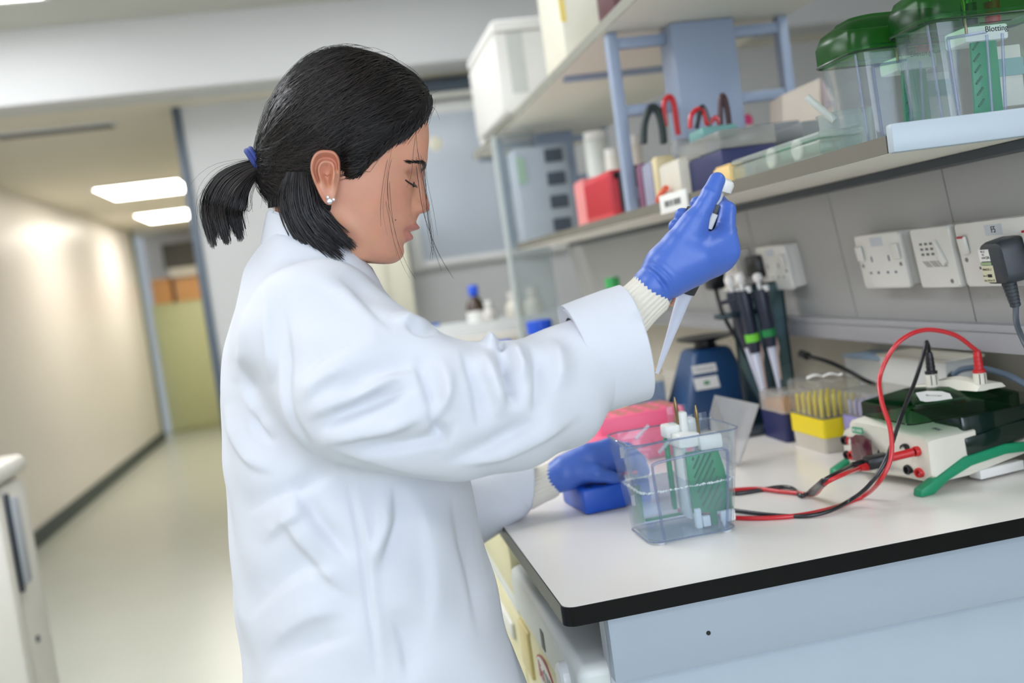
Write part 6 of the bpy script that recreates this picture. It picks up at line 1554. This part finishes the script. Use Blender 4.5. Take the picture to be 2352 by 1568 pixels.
# cover grows in from the hairline
pl = np.r_[[[hlu[0, 0]-0.004, -0.06]], hlu, [[0.12, hlu[-1, 1]+0.004]]]
sd = np.full(u.shape, 1e9)
for (a0, b0), (a1, b1) in zip(pl[:-1], pl[1:]):
    l2 = (a1-a0)**2+(b1-b0)**2; q = np.clip(((u-a0)*(a1-a0)+(v-b0)*(b1-b0))/l2, 0, 1)
    sd = np.minimum(sd, np.hypot(u-a0-q*(a1-a0), v-b0-q*(b1-b0)))
edge = np.clip(np.where((v > v_hair(u)) | (u < hlu[0, 0]-0.004), sd, -sd)/0.014, -1, 1)
low = np.clip((v+0.034)/0.02, -1, 1)
cov = np.minimum(edge, low)
thick = 0.0105-0.0085*np.exp(-((u-earu)/0.030)**2-((v-earv)/0.034)**2)*np.clip(np.abs(w)/0.05, 0, 1)
thick = thick+0.0045*np.exp(-((u-0.070)/0.03)**2-((v-0.115)/0.03)**2)
thick = thick+0.009*np.exp(-((u-TU-0.016)/0.020)**2-((v-TV-0.006)/0.026)**2-(w/0.026)**2)
tt = np.where(cov > 0, thick*np.sqrt(np.clip(cov, 0, 1)), 0.010*cov)
k = 1+tt/np.maximum(ln, 1e-6)
SP = head_w(c0[0]+du_*k, c0[1]+dv_*k, dw_*k).reshape(-1, 3)
SQ = grid_quads(*u.shape)[:, ::-1]
# hair material: strands of near black, slight brown sheen, drawn along the strand direction
m_hairs = mat('hair_under', (16, 13, 12), 0.62, var=0.2, scale=60, spec=0.3)
hair = np_obj('hair', SP, SQ, m_hairs, person, 'black hair swept back over the ear')
keep = (cov > 0.12).ravel()
bvh = BVHTree.FromPolygons([tuple(p) for p in SP], [tuple(int(i) for i in q) for q in SQ])
TIE = np.array(PY(598, 377, Y0))
ids = np.where(keep)[0]
# favour the near side and the hairline
ecv = cov.ravel()[ids]; near = SP[ids, 1] < Y0+0.03
wgt = np.where(near, 1.0, 0.25)*(0.4+1.6*(ecv < 0.5)); wgt /= wgt.sum()
def run_strands(n, off_lo, off_hi, wv, m=15, spread=0.0065):
    out = []
    for i in rs.choice(ids, n, p=wgt):
        s = SP[i]+rs.normal(0, 0.002, 3); e = TIE+rs.normal(0, 1, 3)*np.array([0.004, spread*0.8, spread])
        off = rs.uniform(off_lo, off_hi); L = rs.uniform(0.55, 1.0); ph = rs.uniform(0, 6.28); pts = []
        sag = rs.normal(0, 0.006)
        for j in range(m):
            f = j/(m-1)*L; p = s+(e-s)*f; p = p+np.array([0, 0, -0.010*math.sin(math.pi*f)])+np.array([0, 0, sag*math.sin(math.pi*f)])
            loc, nr_, _, _ = bvh.find_nearest(Vector(p))
            q = np.array(loc)+np.array((loc-Vector(head_w(np.array(0.008), np.array(0.055), np.array(0.0)))).normalized())*(off+wv*math.sin(9*f+ph))
            bl = max(0, (f-0.80)/0.20); q = q*(1-bl)+(p)*bl if bl > 0 else q
            pts.append(q)
        out.append(pts)
    return out
V_, Q_ = strand_mesh(run_strands(3600, 0.0002, 0.0022, 0.0004), rs.uniform(0.00035, 0.0008, 3600))
np_obj('hair_strands', V_, Q_, m_hair, hair, kind='stuff')
V_, Q_ = strand_mesh(run_strands(420, 0.0025, 0.0060, 0.0012), rs.uniform(0.00012, 0.00022, 420))
np_obj('flyaway_strands', V_, Q_, m_hair, hair, kind='stuff')

m_hair2 = mat('hair_brown_sheen', (44, 35, 30), 0.28, var=0.3, scale=80, spec=0.6)  # lighter brown strand colour stands in for highlight streaks on the hair
V_, Q_ = strand_mesh(run_strands(900, 0.0010, 0.0030, 0.0004), rs.uniform(0.00022, 0.0005, 900))
np_obj('hair_sheen', V_, Q_, m_hair2, hair, kind='stuff')

def bundle(center, half, n, Yc, dY, r, m=18, jit=0.10, lens=(0.75, 1.0)):
    """strands following a traced lock: centre line and half width in picture pixels, its own depth and thickness"""
    cp = np.array([[p.x, p.y, p.z] for p in crom([(x, y, h) for (x, y), h in zip(center, half)], 8)])
    tt = np.linspace(0, 1, len(cp)); out = []
    tan = np.gradient(cp[:, :2], axis=0); tan /= np.linalg.norm(tan, axis=1, keepdims=True); nor = np.stack([-tan[:, 1], tan[:, 0]], 1)
    for _ in range(n):
        a = rs.uniform(0, 6.283); rr = math.sqrt(rs.uniform(0.15, 1)); x = math.cos(a)*rr; z = math.sin(a)*rr
        L = (lens[0]+(lens[1]-lens[0])*(0.55*abs(math.sin(4.3*x+1.0))+0.45*rs.uniform(0, 1))); ph = rs.uniform(0, 6.28); am = rs.normal(0, jit); pts = []
        for j in range(m):
            f = j/(m-1)*L; ex = max(0.0, f-1.0); f = min(f, 1.0)
            c = np.array([np.interp(f, tt, cp[:, q]) for q in range(3)]); nn = np.array([np.interp(f, tt, nor[:, q]) for q in range(2)])
            k = x+am*f*math.sin(3*f+ph)
            pp = c[:2]+nn*c[2]*k+(cp[-1, :2]-cp[-4, :2])*ex*len(cp)/3.0
            pts.append(np.array(PY(pp[0], pp[1], Yc+dY*z*(0.4+0.6*c[2]/max(half)))))
        out.append(pts)
    return out
def lock_core(center, half, Yc, dY, k=0.8):
    cp = crom([(x, y, h) for (x, y), h in zip(center, half)], 6); rings = []
    for i, p in enumerate(cp):
        a = cp[max(i-1, 0)]; b = cp[min(i+1, len(cp)-1)]; t = Vector((b.x-a.x, b.y-a.y)).normalized(); n_ = Vector((-t.y, t.x))
        A = PY(p.x+n_.x*p.z*k, p.y+n_.y*p.z*k, Yc); B = PY(p.x-n_.x*p.z*k, p.y-n_.y*p.z*k, Yc)
        rings.append(ellring((A+B)/2, A-B, (0, 1, 0), (A-B).length/2, dY*k*(0.4+0.6*p.z/max(half)), 20))
    return MB().loft(rings, True)
# ponytail
pc = [(612, 382), (585, 388), (558, 404), (532, 430), (516, 462), (512, 492), (518, 522)]
ph_ = [17, 21, 31, 43, 49, 46, 30]
pt = obj('ponytail', lock_core(pc, ph_[:-3]+[40, 24, 3], Y0, 0.024, 0.82), m_hair, person)
pc2 = pc[:-1]+[(522, 536)]; ph2 = ph_[:-1]+[44]
V_, Q_ = strand_mesh(bundle(pc2, ph2, 1900, Y0, 0.027, 0, lens=(0.74, 1.12)), rs.uniform(0.0004, 0.0009, 1900))
np_obj('ponytail_strands', V_, Q_, m_hair, pt, kind='stuff')
V_, Q_ = strand_mesh(bundle(pc2, [h*1.04 for h in ph2], 450, Y0, 0.029, 0, lens=(0.72, 1.1)), rs.uniform(0.0003, 0.0005, 450))
np_obj('ponytail_sheen', V_, Q_, m_hair2, pt, kind='stuff')
V_, Q_ = strand_mesh(bundle(pc2, [h*1.25 for h in ph2], 110, Y0, 0.03, 0, jit=0.45, lens=(0.7, 1.05)), rs.uniform(0.00012, 0.0002, 110))
np_obj('flyaway_strands', V_, Q_, m_hair, pt, kind='stuff')
# loose lock behind the ear falling to the collar
lc = [(690, 400), (690, 445), (700, 490), (722, 530), (762, 570)]
lhh = [30, 46, 46, 44, 34]
lk = obj('loose_lock', lock_core(lc, lhh[:-2]+[28, 4], 1.098, 0.015, 0.8), m_hair, person)
lc2 = [(690, 395), (690, 445), (700, 490), (728, 532), (778, 578)]
V_, Q_ = strand_mesh(bundle(lc2, [34, 48, 48, 48, 46], 1700, 1.096, 0.018, 0, jit=0.16, lens=(0.68, 1.12)), rs.uniform(0.0004, 0.0008, 1700))
np_obj('lock_strands', V_, Q_, m_hair, lk, kind='stuff')
# nape hair pulled up from the neck to the tie
nc = [(655, 470), (648, 440), (632, 412), (606, 388)]
V_, Q_ = strand_mesh(bundle(nc, [40, 34, 24, 12], 500, 1.14, 0.03, 0, lens=(0.9, 1.0)), rs.uniform(0.0004, 0.0008, 500))
np_obj('nape_strands', V_, Q_, m_hair, hair, kind='stuff')
# thin strands hanging before the face and under the tie
loose = [
 ([(962, 272), (952, 330), (968, 400), (975, 460), (985, 520), (1000, 590)], 1.105), ([(955, 285), (958, 340), (972, 420), (982, 500), (992, 560), (1012, 622)], 1.10),
 ([(965, 268), (962, 330), (974, 395), (984, 470), (994, 545), (990, 600)], 1.11), ([(970, 262), (970, 330), (980, 400), (985, 470), (996, 540), (1003, 588)], 1.115), ([(968, 270), (955, 350), (962, 430), (975, 500), (1005, 580), (1040, 640)], 1.112),
 ([(958, 280), (950, 345), (945, 400), (935, 430)], 1.10), ([(975, 262), (978, 330), (976, 400), (990, 480), (998, 540)], 1.13),
 ([(905, 335), (890, 400), (888, 460), (900, 520), (915, 590)], 1.09), ([(912, 330), (893, 390), (890, 450), (897, 530), (918, 600), (938, 640)], 1.088), ([(900, 340), (885, 420), (880, 480), (890, 540)], 1.085), ([(895, 345), (884, 400), (876, 470), (878, 520)], 1.086),
 ([(610, 405), (600, 430), (602, 462), (598, 480)], 1.14), ([(604, 408), (606, 440), (612, 470)], 1.14), ([(640, 450), (625, 490), (618, 530), (616, 548)], 1.12), ([(650, 470), (632, 510), (622, 545)], 1.12), ([(645, 460), (628, 500), (622, 520)], 1.12), ([(655, 470), (640, 510), (628, 540)], 1.11),
 ([(840, 132), (870, 120), (905, 128), (930, 160)], 1.14), ([(800, 118), (850, 108), (890, 124)], 1.15), ([(900, 152), (935, 160), (955, 190)], 1.15), ([(950, 190), (968, 180), (972, 205)], 1.14), ([(975, 220), (990, 215), (1012, 205)], 1.15), ([(978, 235), (1000, 250), (1010, 275)], 1.15), ([(630, 240), (600, 280), (598, 320)], 1.15), ([(650, 200), (610, 235), (596, 290)], 1.15),
]
LP_ = []; LR = []
for pts, Yc in loose:
    for rep in range(2 if len(pts) > 4 else 1):
        jx = rs.normal(0, 2.5, 2)
        q = crom([(x+jx[0]*(i > 0)*i*0.5, y+jx[1]*0.5, 0) for i, (x, y) in enumerate(pts)], 6)
        a = np.array([[p.x, p.y] for p in q]); s = np.linspace(0, len(a)-1, 24)
        a = np.stack([np.interp(s, np.arange(len(a)), a[:, k]) for k in (0, 1)], 1)
        LP_.append([np.array(PY(x, y, Yc+rep*0.004)) for x, y in a]); LR.append(rs.uniform(0.00013, 0.00024))
V_, Q_ = strand_mesh(LP_, np.array(LR), 0.5)
np_obj('loose_strands', V_, Q_, m_hair, hair, kind='stuff')
# blue hair tie: two turns of twisted elastic
m_tie = mat('navy_elastic', (40, 58, 128), 0.7, bump=0.2, bscale=900)
tie = MB()
A = PY(571, 345, Y0); B = PY(611, 406, Y0); axd = (PY(620, 365, Y0)-PY(575, 390, Y0)).normalized()
for q in (-0.0022, 0.0022): tie.tube(ellring((A+B)/2+axd*q, A-B, (0, 1, 0), (A-B).length/2, 0.0168, 36), 0.0034, 10, closed=True)
obj('hair_tie', tie, m_tie, person, label='navy blue elastic hair tie')
